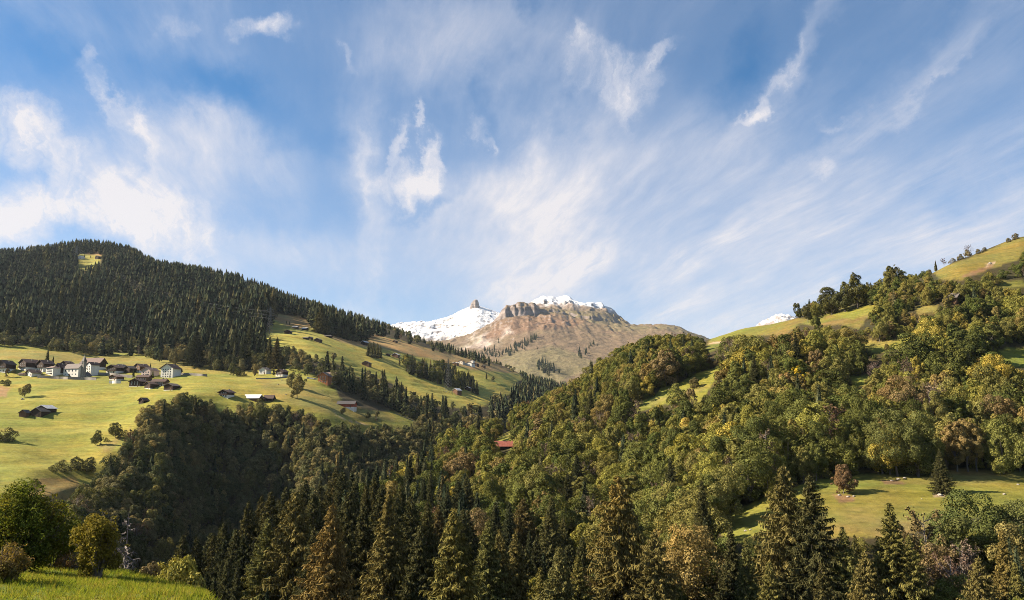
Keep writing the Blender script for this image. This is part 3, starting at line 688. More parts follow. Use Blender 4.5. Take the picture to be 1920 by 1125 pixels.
def spruce(seed, whorls, nb, nsp, width=0.17, hang=0.55, H=1.0, sparse=0.0, spire=0.85):
    """Norway spruce of unit height. Returns crown and trunk."""
    g = np.random.default_rng(seed); parts = []
    hs = 0.07 + 0.915 * np.linspace(0, 1, whorls) ** 0.92
    lean = g.normal(0, 0.006, 2)
    lop = g.uniform(0, 6.28); amp = g.uniform(0.05, 0.18)
    up = np.array([0, 0, 1.0])
    for h in hs:
        base_r = width * (1 - h) ** spire * min(1.0, 0.55 + h * 3.2) + 0.006
        n = max(3, int(round(nb * (0.65 + 0.5 * (1 - h)))))
        az = g.uniform(0, 6.28) + np.arange(n) * 6.283 / n + g.normal(0, 0.25, n)
        for a in az:
            if g.random() < sparse: continue
            r = base_r * g.uniform(0.62, 1.16) * (1 + amp * math.cos(a - lop))
            hh = h + g.normal(0, 0.006)
            dr = np.array([math.cos(a), math.sin(a), 0]); sd = np.array([-dr[1], dr[0], 0])
            drop = (0.10 + 0.42 * (1 - h)) * g.uniform(0.7, 1.3)
            m = max(2, int(nsp * (r / width) ** 0.6 + 0.5)) if nsp > 1 else 1
            if m <= 1 or nsp <= 1:
                p = np.array([[lean[0] * h, lean[1] * h, hh + 0.012]]); d = unit(np.array([dr + up * (-drop)]))
                parts.append(sprays(p, d, np.array([r]), np.array([r * 0.10]), np.array([r * 0.30]), up[None]))
                parts.append(sprays(p + d * r * 0.45, unit(d + np.array([[0, 0, -0.9]]) + sd * g.normal(0, 0.3)), np.array([r * 0.55]), np.array([r * 0.24]), np.array([r * 0.05]), sd[None] + 0.01))
                continue
            fq = np.linspace(0.16, 1.0, m); 
            z = hh - drop * r * fq + 0.20 * r * fq ** 3
            P = np.stack([lean[0] * h + dr[0] * r * fq, lean[1] * h + dr[1] * r * fq, z], 1)
            # the branch itself with needles
            L = np.full(m, r / m * 1.5)
            parts.append(sprays(P - dr * (r / m), np.tile(unit(dr + up * -drop * 0.8), (m, 1)), L, np.full(m, 0.0045), np.full(m, 0.0035), np.tile(up, (m, 1))))
            for sgn in (-1, 1):
                l = (0.018 + 0.20 * r * (1.05 - fq)) * g.uniform(0.6, 1.3, m) if nsp > 8 else (0.030 + 0.34 * r * (1.05 - fq)) * g.uniform(0.6, 1.2, m)
                d = unit(dr * g.uniform(0.3, 0.9, (m, 1)) + sgn * sd * g.uniform(0.5, 1.0, (m, 1)) - up * (hang * g.uniform(0.4, 1.5, (m, 1))))
                parts.append(sprays(P, d, l, np.minimum(l * 0.13, 0.0036), np.minimum(l * 0.05, 0.0014) , unit(g.normal(0, 0.5, (m, 3)) + up)) if nsp > 8 else sprays(P, d, l, l * 0.20, l * 0.09, unit(g.normal(0, 0.5, (m, 3)) + up)))
            # hanging combs
            l = (0.012 + 0.085 * r) * g.uniform(0.5, 1.6, m) if nsp > 8 else (0.016 + 0.16 * r) * g.uniform(0.5, 1.5, m)
            d = unit(-up + g.normal(0, 0.28, (m, 3)) + dr * 0.15)
            wq = np.minimum(l * 0.2, 0.0038) if nsp > 8 else l * 0.26
            parts.append(sprays(P, d, l, wq, wq * 0.35, unit(g.normal(0, 1, (m, 3)))))
    tip = np.array([[lean[0], lean[1], 0.965]])
    parts.append(sprays(tip, np.array([[0, 0, 1.0]]), np.array([0.04]), np.array([0.006]), np.array([0.001]), np.array([[1.0, 0, 0]])))
    v, f = join(parts)
    tv, tf = tube([(0, 0, -0.06), (0, 0, 0.0), (lean[0] * 0.5, lean[1] * 0.5, 0.5), (lean[0], lean[1], 0.985)], [0.014, 0.0115, 0.007, 0.0012], 6)
    return (v * H, f), (tv * H, tf)

def spruce_solid(seed, width, tiers=8, n=9, inner=0.78):
    g = np.random.default_rng(seed); parts = []
    for k in range(tiers):
        f0 = 0.05 + 0.86 * k / tiers; f1 = f0 + 1.9 * 0.93 / tiers
        r0 = width * (1 - f0) ** 0.9 * g.uniform(0.9, 1.1) * inner * min(1, 0.6 + 3 * f0); f1 = min(f1, 0.995)
        a = np.arange(n) * 2 * np.pi / n + g.uniform(0, 6.28)
        rr = r0 * np.where(np.arange(n) % 2 == 0, 1.18, 0.74) * g.uniform(0.82, 1.2, n); zz = f0 + g.normal(0, 0.012, n)
        lo = np.stack([np.cos(a) * rr, np.sin(a) * rr, zz], 1); hi = np.stack([np.cos(a) * r0 * 0.16, np.sin(a) * r0 * 0.16, np.full(n, f1)], 1)
        i = np.arange(n); j = (i + 1) % n
        parts.append((np.concatenate([lo, hi]), np.stack([i, j, j + n, i + n], 1)))
    return join(parts)
def spruce_full(seed, whorls, nb, nsp, w, solid=0.78, **k):
    c, t = spruce(seed, whorls, nb, nsp, w, **k)
    return join([c, spruce_solid(seed, w, inner=solid)]), t
def limbs(g, n, h0, h1, rx, spread=0.8):
    out = [tube([(0, 0, -0.07), (0, 0, 0.02), (g.normal(0, 0.01), g.normal(0, 0.01), h0), (g.normal(0, 0.02), g.normal(0, 0.02), h0 + (h1 - h0) * 0.6)], [0.026, 0.019, 0.015, 0.006], 6)]
    for i in range(n):
        a = g.uniform(0, 6.28); z0 = h0 * g.uniform(0.75, 1.0) + (h1 - h0) * 0.4 * g.random(); r = rx * g.uniform(0.5, spread)
        z1 = z0 + (h1 - z0) * g.uniform(0.45, 0.85)
        c, s = math.cos(a), math.sin(a)
        out.append(tube([(0, 0, z0), (c * r * 0.5, s * r * 0.5, z0 + (z1 - z0) * 0.55), (c * r, s * r, z1)], [0.010, 0.006, 0.002], 4))
    return join(out)
def broadleaf(seed, rx, z0, z1, lobes, ncards, size, lobe_r=0.34, gap=0.0, top=1.0, out_bias=1.0):
    """Broadleaf tree of unit height: rx half width, crown from z0 to z1."""
    g = np.random.default_rng(seed)
    cz, rz = (z0 + z1) / 2, (z1 - z0) / 2
    d = unit(g.normal(size=(lobes * 3, 3)))
    d = d[d[:, 2] > -0.97][:lobes]
    k = g.uniform(0.42, 0.95, (len(d), 1))
    egg = 1 - 0.30 * (d[:, 2:3] * (1 if top > 0 else -1) > 0) * np.abs(d[:, 2:3]) * abs(top)
    C = d * k * np.array([rx, rx, rz]) * np.concatenate([egg, egg, np.ones_like(egg)], 1)
    C[:, :2] += g.normal(0, 0.10, (len(C), 2)) * rx + g.normal(0, 0.22, 2) * rx * np.clip(d[:, 2:3], 0, 1)
    rl = lobe_r * min(rx, rz) * g.uniform(0.45, 1.45, len(C))
    w = rl ** 2; w = w / w.sum()
    li = g.choice(len(C), ncards * 2, p=w)
    dd = unit(g.normal(size=(len(li), 3)) + 0.55 * unit(C[li]) + np.array([0, 0, 0.25]))
    P = C[li] + dd * (rl[li] * g.uniform(0.70, 1.10, len(li)))[:, None]
    # drop what lies deep in other lobes, and open some gaps
    deep = np.zeros(len(P))
    for c, r in zip(C, rl):
        deep += (np.linalg.norm(P - c, axis=1) < r * 0.72)
    keep = (deep < 1) | (g.random(len(P)) < 0.12)
    if gap > 0:
        q = P / size * 0.12
        keep &= (fbm(q[:, 0] + 5, q[:, 1] + q[:, 2] * 1.3, 2, seed % 50) > -0.5 + gap)
    P, dd = P[keep][:ncards], dd[keep][:ncards]
    nr = unit(dd * out_bias + g.normal(0, 0.34, P.shape) + np.array([0, 0, 0.12]))
    P = P + np.array([0, 0, cz])
    ok = P[:, 2] > 0.004; P, nr = P[ok], nr[ok]
    top_z = P[:, 2].max(); P[:, 2] *= 1.0 / max(top_z, 0.5)
    crown = cards(P, nr, size * g.uniform(0.6, 1.35, len(P)), g)
    return crown, limbs(g, 6, max(z0, 0.06) + 0.04, z1 * (0.8 if z0 > -0.3 else 0.5), rx)
def bare_tree(seed, rx, z0, n1=16, twigs=9, leaf=0):
    g = np.random.default_rng(seed); tw, tr = [], []
    tr.append(tube([(0, 0, -0.07), (0, 0, 0.02), (g.normal(0, 0.01), 0, 0.45), (g.normal(0, 0.02), 0, 0.9)], [0.02, 0.014, 0.009, 0.002], 5))
    for i in range(n1):
        a = g.uniform(0, 6.28); h = z0 + (0.86 - z0) * (i + g.random()) / n1; r = rx * (1.05 - 0.75 * (h - z0) / (1 - z0)) * g.uniform(0.6, 1.1)
        e = np.array([math.cos(a) * r, math.sin(a) * r, h + r * g.uniform(0.5, 1.3)]); e[2] = min(e[2], 1.0); b = np.array([0, 0, h])
        mid = (b + e) / 2 + np.array([math.cos(a), math.sin(a), -0.4]) * r * 0.12
        tr.append(tube([b, mid, e], [0.006, 0.004, 0.0012], 4))
        for q in range(twigs):
            f = g.uniform(0.25, 1.0); p = b + (mid - b) * min(f * 2, 1) + (e - mid) * max(f * 2 - 1, 0)
            dq = unit(unit(e - b) + g.normal(0, 0.6, 3) + np.array([0, 0, 0.35])); l = r * g.uniform(0.25, 0.6)
            tw.append(sprays(p[None], dq[None], np.array([l]), np.array([0.0024]), np.array([0.0012]), g.normal(size=(1, 3))))
            for _ in range(4):
                p2 = p + dq * l * g.uniform(0.3, 1.0); d2 = unit(dq + g.normal(0, 0.7, 3))
                tw.append(sprays(p2[None], d2[None], np.array([l * 0.5]), np.array([0.0022]), np.array([0.001]), g.normal(size=(1, 3))))
    v, f = join(tw)
    if leaf:
        idx = g.integers(0, len(v), leaf)
        lv, lf = cards(v[idx] + g.normal(0, 0.008, (leaf, 3)), unit(g.normal(size=(leaf, 3))), np.full(leaf, 0.022), g)
        v, f = join([(v, f), (lv, lf)])
    return (v, f), join(tr)
def dead_spruce(seed):
    g = np.random.default_rng(seed); tw = []
    for h in np.sort(g.uniform(0.10, 0.98, 190)):
        a = g.uniform(0, 6.28); r = (0.23 * (1 - h) ** 0.8 + 0.012) * g.uniform(0.35, 1.15); dr = np.array([math.cos(a), math.sin(a), 0])
        b = np.array([0, 0, h]); dp = g.uniform(0.05, 0.5); mid = b + dr * r * 0.5 + np.array([0, 0, -dp * 0.6 * r]); e = b + dr * r + np.array([0, 0, (0.25 - dp) * r])
        tw.append(tube([b, mid, e], [0.0026, 0.0018, 0.0007], 3))
        for f in g.uniform(0.25, 1, 9):
            p = b + (mid - b) * min(2 * f, 1) + (e - mid) * max(2 * f - 1, 0); d = unit(dr * 0.6 + np.array([-dr[1], dr[0], 0]) * g.choice([-1, 1]) * g.uniform(0.3, 1) + np.array([0, 0, -0.6]) + g.normal(0, 0.3, 3)); L = r * g.uniform(0.1, 0.38)
            tw.append(tube([p, p + d * L * 0.5, p + d * L + np.array([0, 0, -0.1 * L])], [0.0013, 0.001, 0.0005], 3))
    return join(tw), tube([(0, 0, -0.06), (0, 0, 0.0), (0.003, 0, 0.5), (0.006, 0, 1.0)], [0.012, 0.0105, 0.007, 0.001], 6)

class Kind:
    """One tree shape: crown mesh, trunk mesh, and both in one for the far woods."""
    def __init__(self, name, cr, tr, leaf_m, bark_m, halfw):
        self.crown = mesh_np(name + '_crown', cr[0], cr[1], [leaf_m]); self.trunk = mesh_np(name + '_trunk', tr[0], tr[1], [bark_m], True)
        v, f = join([cr, tr]); mi = np.zeros(len(f), int); mi[len(cr[1]):] = 1
        self.whole = (name, v, f, mi, leaf_m, bark_m); self.w = halfw; self._src = None
    def tinted(self, m):
        k = Kind.__new__(Kind); k.crown, k.trunk, k.w, k._src = self.crown, self.trunk, self.w, None; n, v, f, mi, a, b = self.whole; k.whole = (n + '_far_bank', v, f, mi, m, b); return k
    def src(self):
        if self._src is None:
            n, v, f, mi, a, b = self.whole
            self._src = bpy.data.objects.new(n + '_source', mesh_np(n + '_whole', v, f, [a, b], False, mi)); self._src.color = (1, 1, 1, 0)
        return self._src
SPR_NEAR = [Kind('spruce_near', *spruce(11 + i, 60, 8, 34, w, hg, sparse=sp, spire=sr), M_SPRUCE, M_BARK, w) for i, (w, hg, sp, sr) in enumerate([(0.35, 0.75, 0.06, 0.95), (0.38, 0.95, 0.14, 0.85), (0.29, 0.6, 0.05, 1.0), (0.37, 0.8, 0.10, 1.0), (0.23, 0.6, 0.06, 0.95)])]
SPR_MID = [Kind('spruce_mid', *spruce_full(31 + i, 24, 7, 5, w, 0.72, hang=0.7), M_SPRUCE, M_BARK, w) for i, w in enumerate((0.185, 0.205, 0.16, 0.19))]
SPR_FAR = [Kind('spruce_far', *spruce_full(41 + i, 11, 5, 1, w, 0.85), M_SPRUCE, M_BARK, w) for i, w in enumerate((0.19, 0.215, 0.165, 0.18))]
BRD = []
for i, (rx, z0, z1, lb, nc, szz, gap) in enumerate([(0.36, -0.04, 1.0, 60, 7600, 0.026, 0.14), (0.30, -0.06, 1.0, 54, 7000, 0.025, 0.12), (0.42, 0.02, 1.0, 70, 8600, 0.026, 0.16), (0.24, -0.06, 1.0, 48, 6000, 0.024, 0.15), (0.38, 0.10, 1.0, 50, 6600, 0.026, 0.22), (0.33, -0.08, 1.0, 62, 7400, 0.025, 0.18), (0.28, 0.12, 1.0, 40, 4800, 0.024, 0.27), (0.34, 0.0, 1.0, 34, 6400, 0.026, 0.2)]):
    BRD.append(Kind('broadleaf', *broadleaf(51 + i, rx, z0, z1, lb, nc, szz, 0.26, gap), M_BROAD, M_BARK, rx))
BRD_NEAR = [Kind('broadleaf_near', *broadleaf(71 + i, rx, z0, 1.0, 70, 17000, 0.0165, 0.25, gap), M_BROAD, M_BARK, rx) for i, (rx, z0, gap) in enumerate([(0.36, -0.02, 0.16), (0.30, 0.0, 0.18), (0.42, 0.06, 0.18), (0.26, 0.12, 0.26)])]
BRD_FAR = [Kind('broadleaf_far', *broadleaf(81 + i, rx, 0.08, 1.0, 16, 700, 0.085, 0.42), M_BROAD, M_BARK, rx) for i, rx in enumerate((0.36, 0.42, 0.30))]
BUSH = [Kind('bush', *broadleaf(91 + i, rx, -0.5, 1.0, 30, 3000, 0.055, 0.36, 0.05, 0.6), M_BROAD, M_BARK, rx) for i, rx in enumerate((0.55, 0.7, 0.48))]
BARE = [Kind('bare', *bare_tree(101 + i, rx, z0, 20, 9, lf), M_TWIG, M_BARK_GREY, rx) for i, (rx, z0, lf) in enumerate([(0.28, 0.25, 1500), (0.2, 0.2, 900), (0.36, 0.3, 300)])]
DEADS = Kind('dead_spruce', *dead_spruce(111), M_BARK_GREY, M_BARK_GREY, 0.2)

# ================================================================== trees: where they stand
TREES = []          # dicts: x y z h kind pool color label group name cat
ALL_OPEN = list(OPEN_L.values()) + list(OPEN_R.values())
def add(x, y, z, h, sort, pool=None, color=None, label=None, rot=None, variant=None, wide=1.0, hand=False):
    TREES.append(dict(x=x, y=y, z=z, h=h, sort=sort, pool=pool, color=color, label=label, rot=random.uniform(0, 6.28) if rot is None else rot, variant=variant, wide=wide, hand=hand))
def by_top(u, vt, H, sort, lo=70, hi=420, **k):
    s, t = st(u, vt)
    Y = np.linspace(lo, hi, 1500); x = s * Y; g = ground_z(x, Y) / Y + H / Y - t
    i = np.nonzero(np.diff(np.sign(g)))[0]
    # nearest place where a tree of this height reaches the line of sight from below
    i = int(i[-1]) if len(i) else int(np.argmin(np.abs(g)))
    y = Y[i]; z = float(ground_z(s * y, y))
    add(s * y, y, z, t * y - z, sort, hand=True, **k)
def by_base(u, v, hpx, sort, layer=None, **k):
    x, y, z = (layer or LH).hit(u, v)
    add(x, y, z, hpx * y / FPX, sort, hand=True, **k)

DKS, SPG, SPB, SPO = (0.042, 0.044, 0.018), (0.078, 0.082, 0.026), (0.088, 0.080, 0.027), (0.112, 0.088, 0.030)
# -- tall spruces along the lower edge
for u, vt, H, col, va, lab in [
 (1470, 866, 31, SPB, 1, 'tall ragged brown-tipped spruce, the higher of two in front of the lower meadow'),
 (1514, 884, 30, DKS, 3, 'dark full spruce beside the ragged brown-tipped one, in front of the lower meadow'),
 (1664, 938, 25, SPG, 0, 'broad green pointed spruce standing alone below the lower meadow'),
 (1370, 984, 22, DKS, 4, 'slim dark young spruce at the lower meadow corner'), (1397, 1004, 21, SPG, 4, 'slim green young spruce just downhill of the slim dark one'),
 (1580, 984, 21, SPG, 0, 'green spruce tucked under the shoulder of the dark full spruce'),
 (1878, 990, 20, SPB, 4, 'thin yellowish spruce under the dark round trees near the picture edge'),
 (1158, 884, 33, SPB, 1, 'very large brownish spruce with hanging branches at the middle of the lower edge'),
 (912, 968, 26, SPG, 2, 'narrow green spruce next to the largest bright-sided spruce'), (938, 988, 24, SPB, 0, 'brownish spruce between two green ones in front of the small glade'), (962, 992, 23, SPB, 2, 'brown-tipped spruce nearest to the small glade'),
 (853, 950, 30, SPG, 0, 'big green spruce with a bright sunlit side and dense tip, middle of the front row'), (729, 916, 30, SPB, 2, 'tall brownish narrow spruce in the front row'),
 (627, 938, 30, SPO, 3, 'orange-brown spruce laden with cones in the front row'), (677, 940, 27, DKS, 2, 'dark spruce right behind the orange-brown one'),
 (558, 914, 31, SPB, 1, 'large spruce with drooping brown branches at the gorge end of the front row'), (501, 968, 26, SPG, 0, 'green spruce in front of the large drooping one'),
 (422, 974, 25, DKS, 2, 'dark spruce, first one beyond the near meadow'), (443, 990, 23, DKS, 0, 'dark spruce, second one beyond the near meadow'), (465, 936, 27, DKS, 2, 'dark spruce rising over the gorge shade, third beyond the near meadow'),
 (508, 918, 28, DKS, 0, 'dark spruce with pointed tip beside the large drooping one'), (402, 1000, 22, DKS, 4, 'short dark spruce at the rim of the gorge'), (343, 1000, 16, DKS, 0, 'small dark spruce behind the yellow-green shrubs, the lower one'), (365, 1003, 17, DKS, 2, 'small dark spruce behind the yellow-green shrubs, the one nearer the front row'),
 (790, 985, 25, DKS, 0, 'dark spruce filling the gap beside the big bright-sided one'), (585, 985, 24, DKS, 2, 'dark lower spruce between the drooping and the orange-brown spruces'), (1015, 1060, 20, SPG, 0, 'low green spruce below the bare earth slip'),
 (1052, 1018, 24, (0.085, 0.085, 0.03), 3, 'feathery pale green larch-like spruce below the bare earth slip'), (1085, 1040, 20, SPG, 0, 'green spruce in the shadow of the very large brownish one'), (1225, 990, 24, SPB, 1, 'brownish spruce on the sunless side of the very large one'),
 (1440, 1050, 20, SPG, 0, 'low green spruce at the foot of the ragged brown-tipped one'), (1540, 1050, 20, DKS, 3, 'low dark spruce at the foot of the dark full one'), (1620, 1030, 20, SPB, 1, 'low brownish spruce leaning out from the broad pointed one'), (1705, 1000, 20, SPG, 0, 'green spruce behind the broad pointed one'), 
 (1835, 1040, 19, SPB, 1, 'brownish spruce among the twiggy bushes at the lower corner'), (1900, 1050, 18, SPG, 4, 'slim green spruce at the very edge above the near grass'),
]:
    by_top(u, vt, H, 'spruce', lo=85, hi=200, color=(*col, 1), variant=va, label=lab)
# row of darker spruces on the spur behind them
for i, (u, vt) in enumerate([(601, 898), (630, 876), (645, 880), (666, 897), (573, 896), (537, 908), (700, 890), (716, 902), (755, 905), (685, 905), (615, 912), (552, 930), (488, 925), (525, 935), (590, 920), (655, 915), (770, 925), (742, 930), (800, 938)]):
    by_top(u, vt, 27 + 3 * random.random(), 'spruce', lo=150, hi=330, color=(*DKS, 1), pool='spur')
# -- broadleaf trees and odd ones placed by hand
def broad(u, vt, H, col, lab, va=None, lo=100, hi=230, sort='broadleaf', wide=1.0):
    by_top(u, vt, H, sort, lo=lo, hi=hi, color=(*col, 1) if col else None, label=lab, variant=va, wide=wide)
broad(1293, 978, 20, (0.125, 0.105, 0.04), 'pale brown-green birch with a wide airy crown between two spruces', 2)
broad(1245, 1000, 18, (0.08, 0.085, 0.03), 'olive broadleaf tree beside the pale brown-green birch', 0)
broad(1345, 1000, 17, (0.07, 0.085, 0.025), 'green broadleaf tree at the lower meadow corner by the slim spruces', 1)
broad(1815, 915, 19, (0.048, 0.062, 0.020), 'big round dark green broadleaf tree below the lower meadow', 2)
broad(1855, 930, 17, (0.060, 0.070, 0.024), 'dark green broadleaf tree joined to the big round one below the lower meadow', 0)
broad(1770, 965, 17, (0.055, 0.065, 0.022), 'dark green broadleaf tree on the sunny side of the big round one', 1)
broad(1730, 948, 19, (0.14, 0.115, 0.05), 'thin yellowing tree in front of the lower meadow', 3, sort='bare')
broad(1905, 975, 17, (0.11, 0.10, 0.035), 'olive-brown broadleaf tree at the picture edge under the lower meadow', 1)
broad(1760, 1070, 12, (0.085, 0.098, 0.026), 'low bright green broadleaf tree between the spruces at the lower corner', 0)
broad(1800, 1010, 15, (0.135, 0.11, 0.08), 'grey-brown leafless tree among the spruces at the lower corner', 0, sort='bare')
broad(1780, 1040, 14, (0.14, 0.10, 0.075), 'brown leafless shrub-like tree beside the grey-brown one at the lower corner', 2, sort='bare')
broad(800, 958, 18, (0.075, 0.092, 0.036), 'grey-green broadleaf tree squeezed between two front row spruces', 3)
broad(1000, 1085, 11, (0.10, 0.10, 0.035), 'small yellowish broadleaf tree at the bottom edge below the glade', 0)
broad(1040, 1075, 12, (0.085, 0.10, 0.03), 'small green broadleaf tree at the bottom edge below the earth slip', 1)
# lower meadow
by_base(1582, 926, 54, 'broadleaf', RH, color=(0.085, 0.060, 0.032, 1), label='rust-brown small tree leaning on the lower meadow', variant=0, wide=1.1)
by_base(1768, 925, 82, 'spruce', RH, color=(*DKS, 1), label='lone dark bushy spruce on the lower meadow', variant=3)
by_base(1683, 893, 125, 'broadleaf', RH, color=(0.060, 0.068, 0.022, 1), label='tall dark broadleaf tree with bare trunk at the top edge of the lower meadow', variant=2)
by_base(1722, 893, 120, 'broadleaf', RH, color=(0.066, 0.075, 0.024, 1), label='dark broadleaf tree with two pale stems above the lower meadow', variant=0)
by_base(1655, 888, 95, 'broadleaf', RH, color=(0.075, 0.085, 0.025, 1), label='green broadleaf tree at the top edge of the lower meadow, next to the rust-brown one', variant=1)
for u, va, hp, col in [(1795, 3, 92, (0.135, 0.105, 0.042)), (1815, 3, 98, (0.12, 0.10, 0.04)), (1832, 3, 88, (0.145, 0.115, 0.04))]:
    by_base(u, 884, hp, 'broadleaf', RH, color=(*col, 1), label={1795: 'golden birch with white stem above the lone spruce', 1815: 'taller golden-brown birch in the middle of three above the lower meadow', 1832: 'yellow-orange birch, last of three above the lower meadow'}[u], variant=va)
by_base(1882, 888, 102, 'broadleaf', RH, color=(0.10, 0.11, 0.03, 1), label='large light green broadleaf tree above the lower meadow near the picture edge', variant=0)
by_base(1378, 952, 62, 'bare', RH, color=(0.17, 0.11, 0.085, 1), label='reddish bare tree at the forest corner of the lower meadow', variant=1)
by_base(1335, 975, 88, 'broadleaf', RH, color=(0.10, 0.11, 0.03, 1), label='light green tree on a pale trunk at the forest corner of the lower meadow', variant=3)
by_base(985, 985, 78, 'broadleaf', RH, color=(0.082, 0.098, 0.028, 1), label='spreading green tree growing at the small glade', variant=2)
by_base(990, 905, 40, 'bare', RH, color=(0.15, 0.115, 0.10, 1), label='bare grey branching tree inside the woods above the glade', variant=2, wide=1.3)
# right slope marks
for u, v, hp, col, va, lab, so in [
 (1497, 742, 58, (0.40, 0.31, 0.03), 1, 'bright yellow tree in the dark woods', 'broadleaf'), (1477, 760, 62, (0.17, 0.125, 0.05), 3, 'tall straw-brown tree just downhill of the bright yellow one', 'broadleaf'),
 (1485, 842, 60, (0.13, 0.095, 0.07), 1, 'brown leafless tree in the shade below the straw-brown tree', 'bare'), (1444, 830, 48, (0.14, 0.10, 0.075), 0, 'smaller brown leafless tree in the shade below the straw-brown tree', 'bare'),
 (1590, 860, 62, (0.15, 0.11, 0.06), 0, 'brown thinning tree uphill of the rust-brown small one', 'bare'), (1640, 728, 50, (0.14, 0.105, 0.085), 2, 'grey bare tree next to the grassy gap in the woods', 'bare'),
 (1780, 632, 38, (0.15, 0.085, 0.03), 0, 'russet round tree just below the long pale shed', 'broadleaf'), (1270, 772, 54, (0.105, 0.115, 0.032), 0, 'rounded light green tree at the foot of the hut clearing', 'broadleaf'),
 (1298, 768, 40, (0.12, 0.10, 0.05), 3, 'pointed pale tree beside the rounded one at the foot of the hut clearing', 'broadleaf'), (1285, 850, 66, (0.21, 0.18, 0.045), 0, 'pale yellow-green tree in the middle of the wooded slope', 'broadleaf'),
 (1130, 905, 40, (0.20, 0.18, 0.035), 2, 'yellow-topped broadleaf tree in the middle woods', 'broadleaf'), (1280, 958, 50, (0.22, 0.21, 0.04), 1, 'lemon yellow tree low on the wooded slope', 'broadleaf'),
 (1495, 597, 30, (0.05, 0.055, 0.022), 3, 'first small tree standing on the bare ridge', 'broadleaf'), (1515, 604, 36, (0.06, 0.062, 0.025), 1, 'second small tree standing on the bare ridge', 'broadleaf'),
 (1560, 590, 55, (0.040, 0.046, 0.018), 2, 'dark spreading tree, first of the big ones on the ridge', 'broadleaf'), (1585, 585, 55, (0.045, 0.05, 0.02), 0, 'dark full tree, second of the big ones on the ridge', 'broadleaf'),
 (1608, 578, 70, (0.062, 0.064, 0.022), 1, 'tallest olive tree of the big ones on the ridge', 'broadleaf'), (1636, 572, 40, DKS, 0, 'small dark spruce between the big ridge trees', 'spruce'),
 (1668, 545, 48, (0.055, 0.06, 0.022), 3, 'slender olive tree, nearer of the pair breaking the ridge line', 'broadleaf'), (1684, 543, 50, (0.05, 0.05, 0.02), 6, 'slender thin-leaved tree, farther of the pair breaking the ridge line', 'broadleaf'),
 (1755, 506, 22, (0.04, 0.042, 0.022), 0, 'small dark tree at the foot of the top meadow ridge', 'spruce'), (1770, 499, 18, (0.13, 0.10, 0.09), 0, 'small leafless tree on the top meadow ridge', 'bare'), (1817, 482, 24, (0.12, 0.10, 0.09), 2, 'bare spreading tree highest on the top meadow ridge', 'bare'),
 (1385, 690, 30, (0.09, 0.08, 0.035), 1, 'olive tree at the edge of the ridge meadow near the small hut', 'broadleaf'), (1304, 674, 30, (0.12, 0.085, 0.06), 0, 'bare brown tree just uphill of the small hut', 'bare'),
]:
    by_base(u, v, hp, so, RH, color=(*col, 1), variant=va, label=lab)
for u, v, hp, lab in [(1785, 492, 10, 'dark round bush on the top ridge, lowest'), (1800, 487, 12, 'dark round bush on the top ridge beside the bare spreading tree'), (1835, 476, 10, 'flat dark bush on the top ridge above the bare spreading tree'), (1845, 472, 9, 'small bush, upper one of two on the top ridge'), (1905, 449, 13, 'dark bush where the top ridge leaves the picture'), (1892, 454, 9, 'little bush next to the last one on the top ridge'),
 (1332, 690, 17, 'round bush beside the small hut'), (1345, 684, 13, 'low bush uphill of the round one by the small hut'), (1303, 727, 20, 'reddish bush in the hut clearing'), (1291, 737, 9, 'small green bush alone in the hut clearing'), (1665, 656, 12, 'flat dark bush in the middle clearing'), (1742, 512, 9, 'small bush at the low end of the top ridge'), (1345, 968, 22, 'bush under the forest corner of the lower meadow')]:
    by_base(u, v, hp, 'bush', RH, color=(0.075, 0.068, 0.03, 1), label=lab)
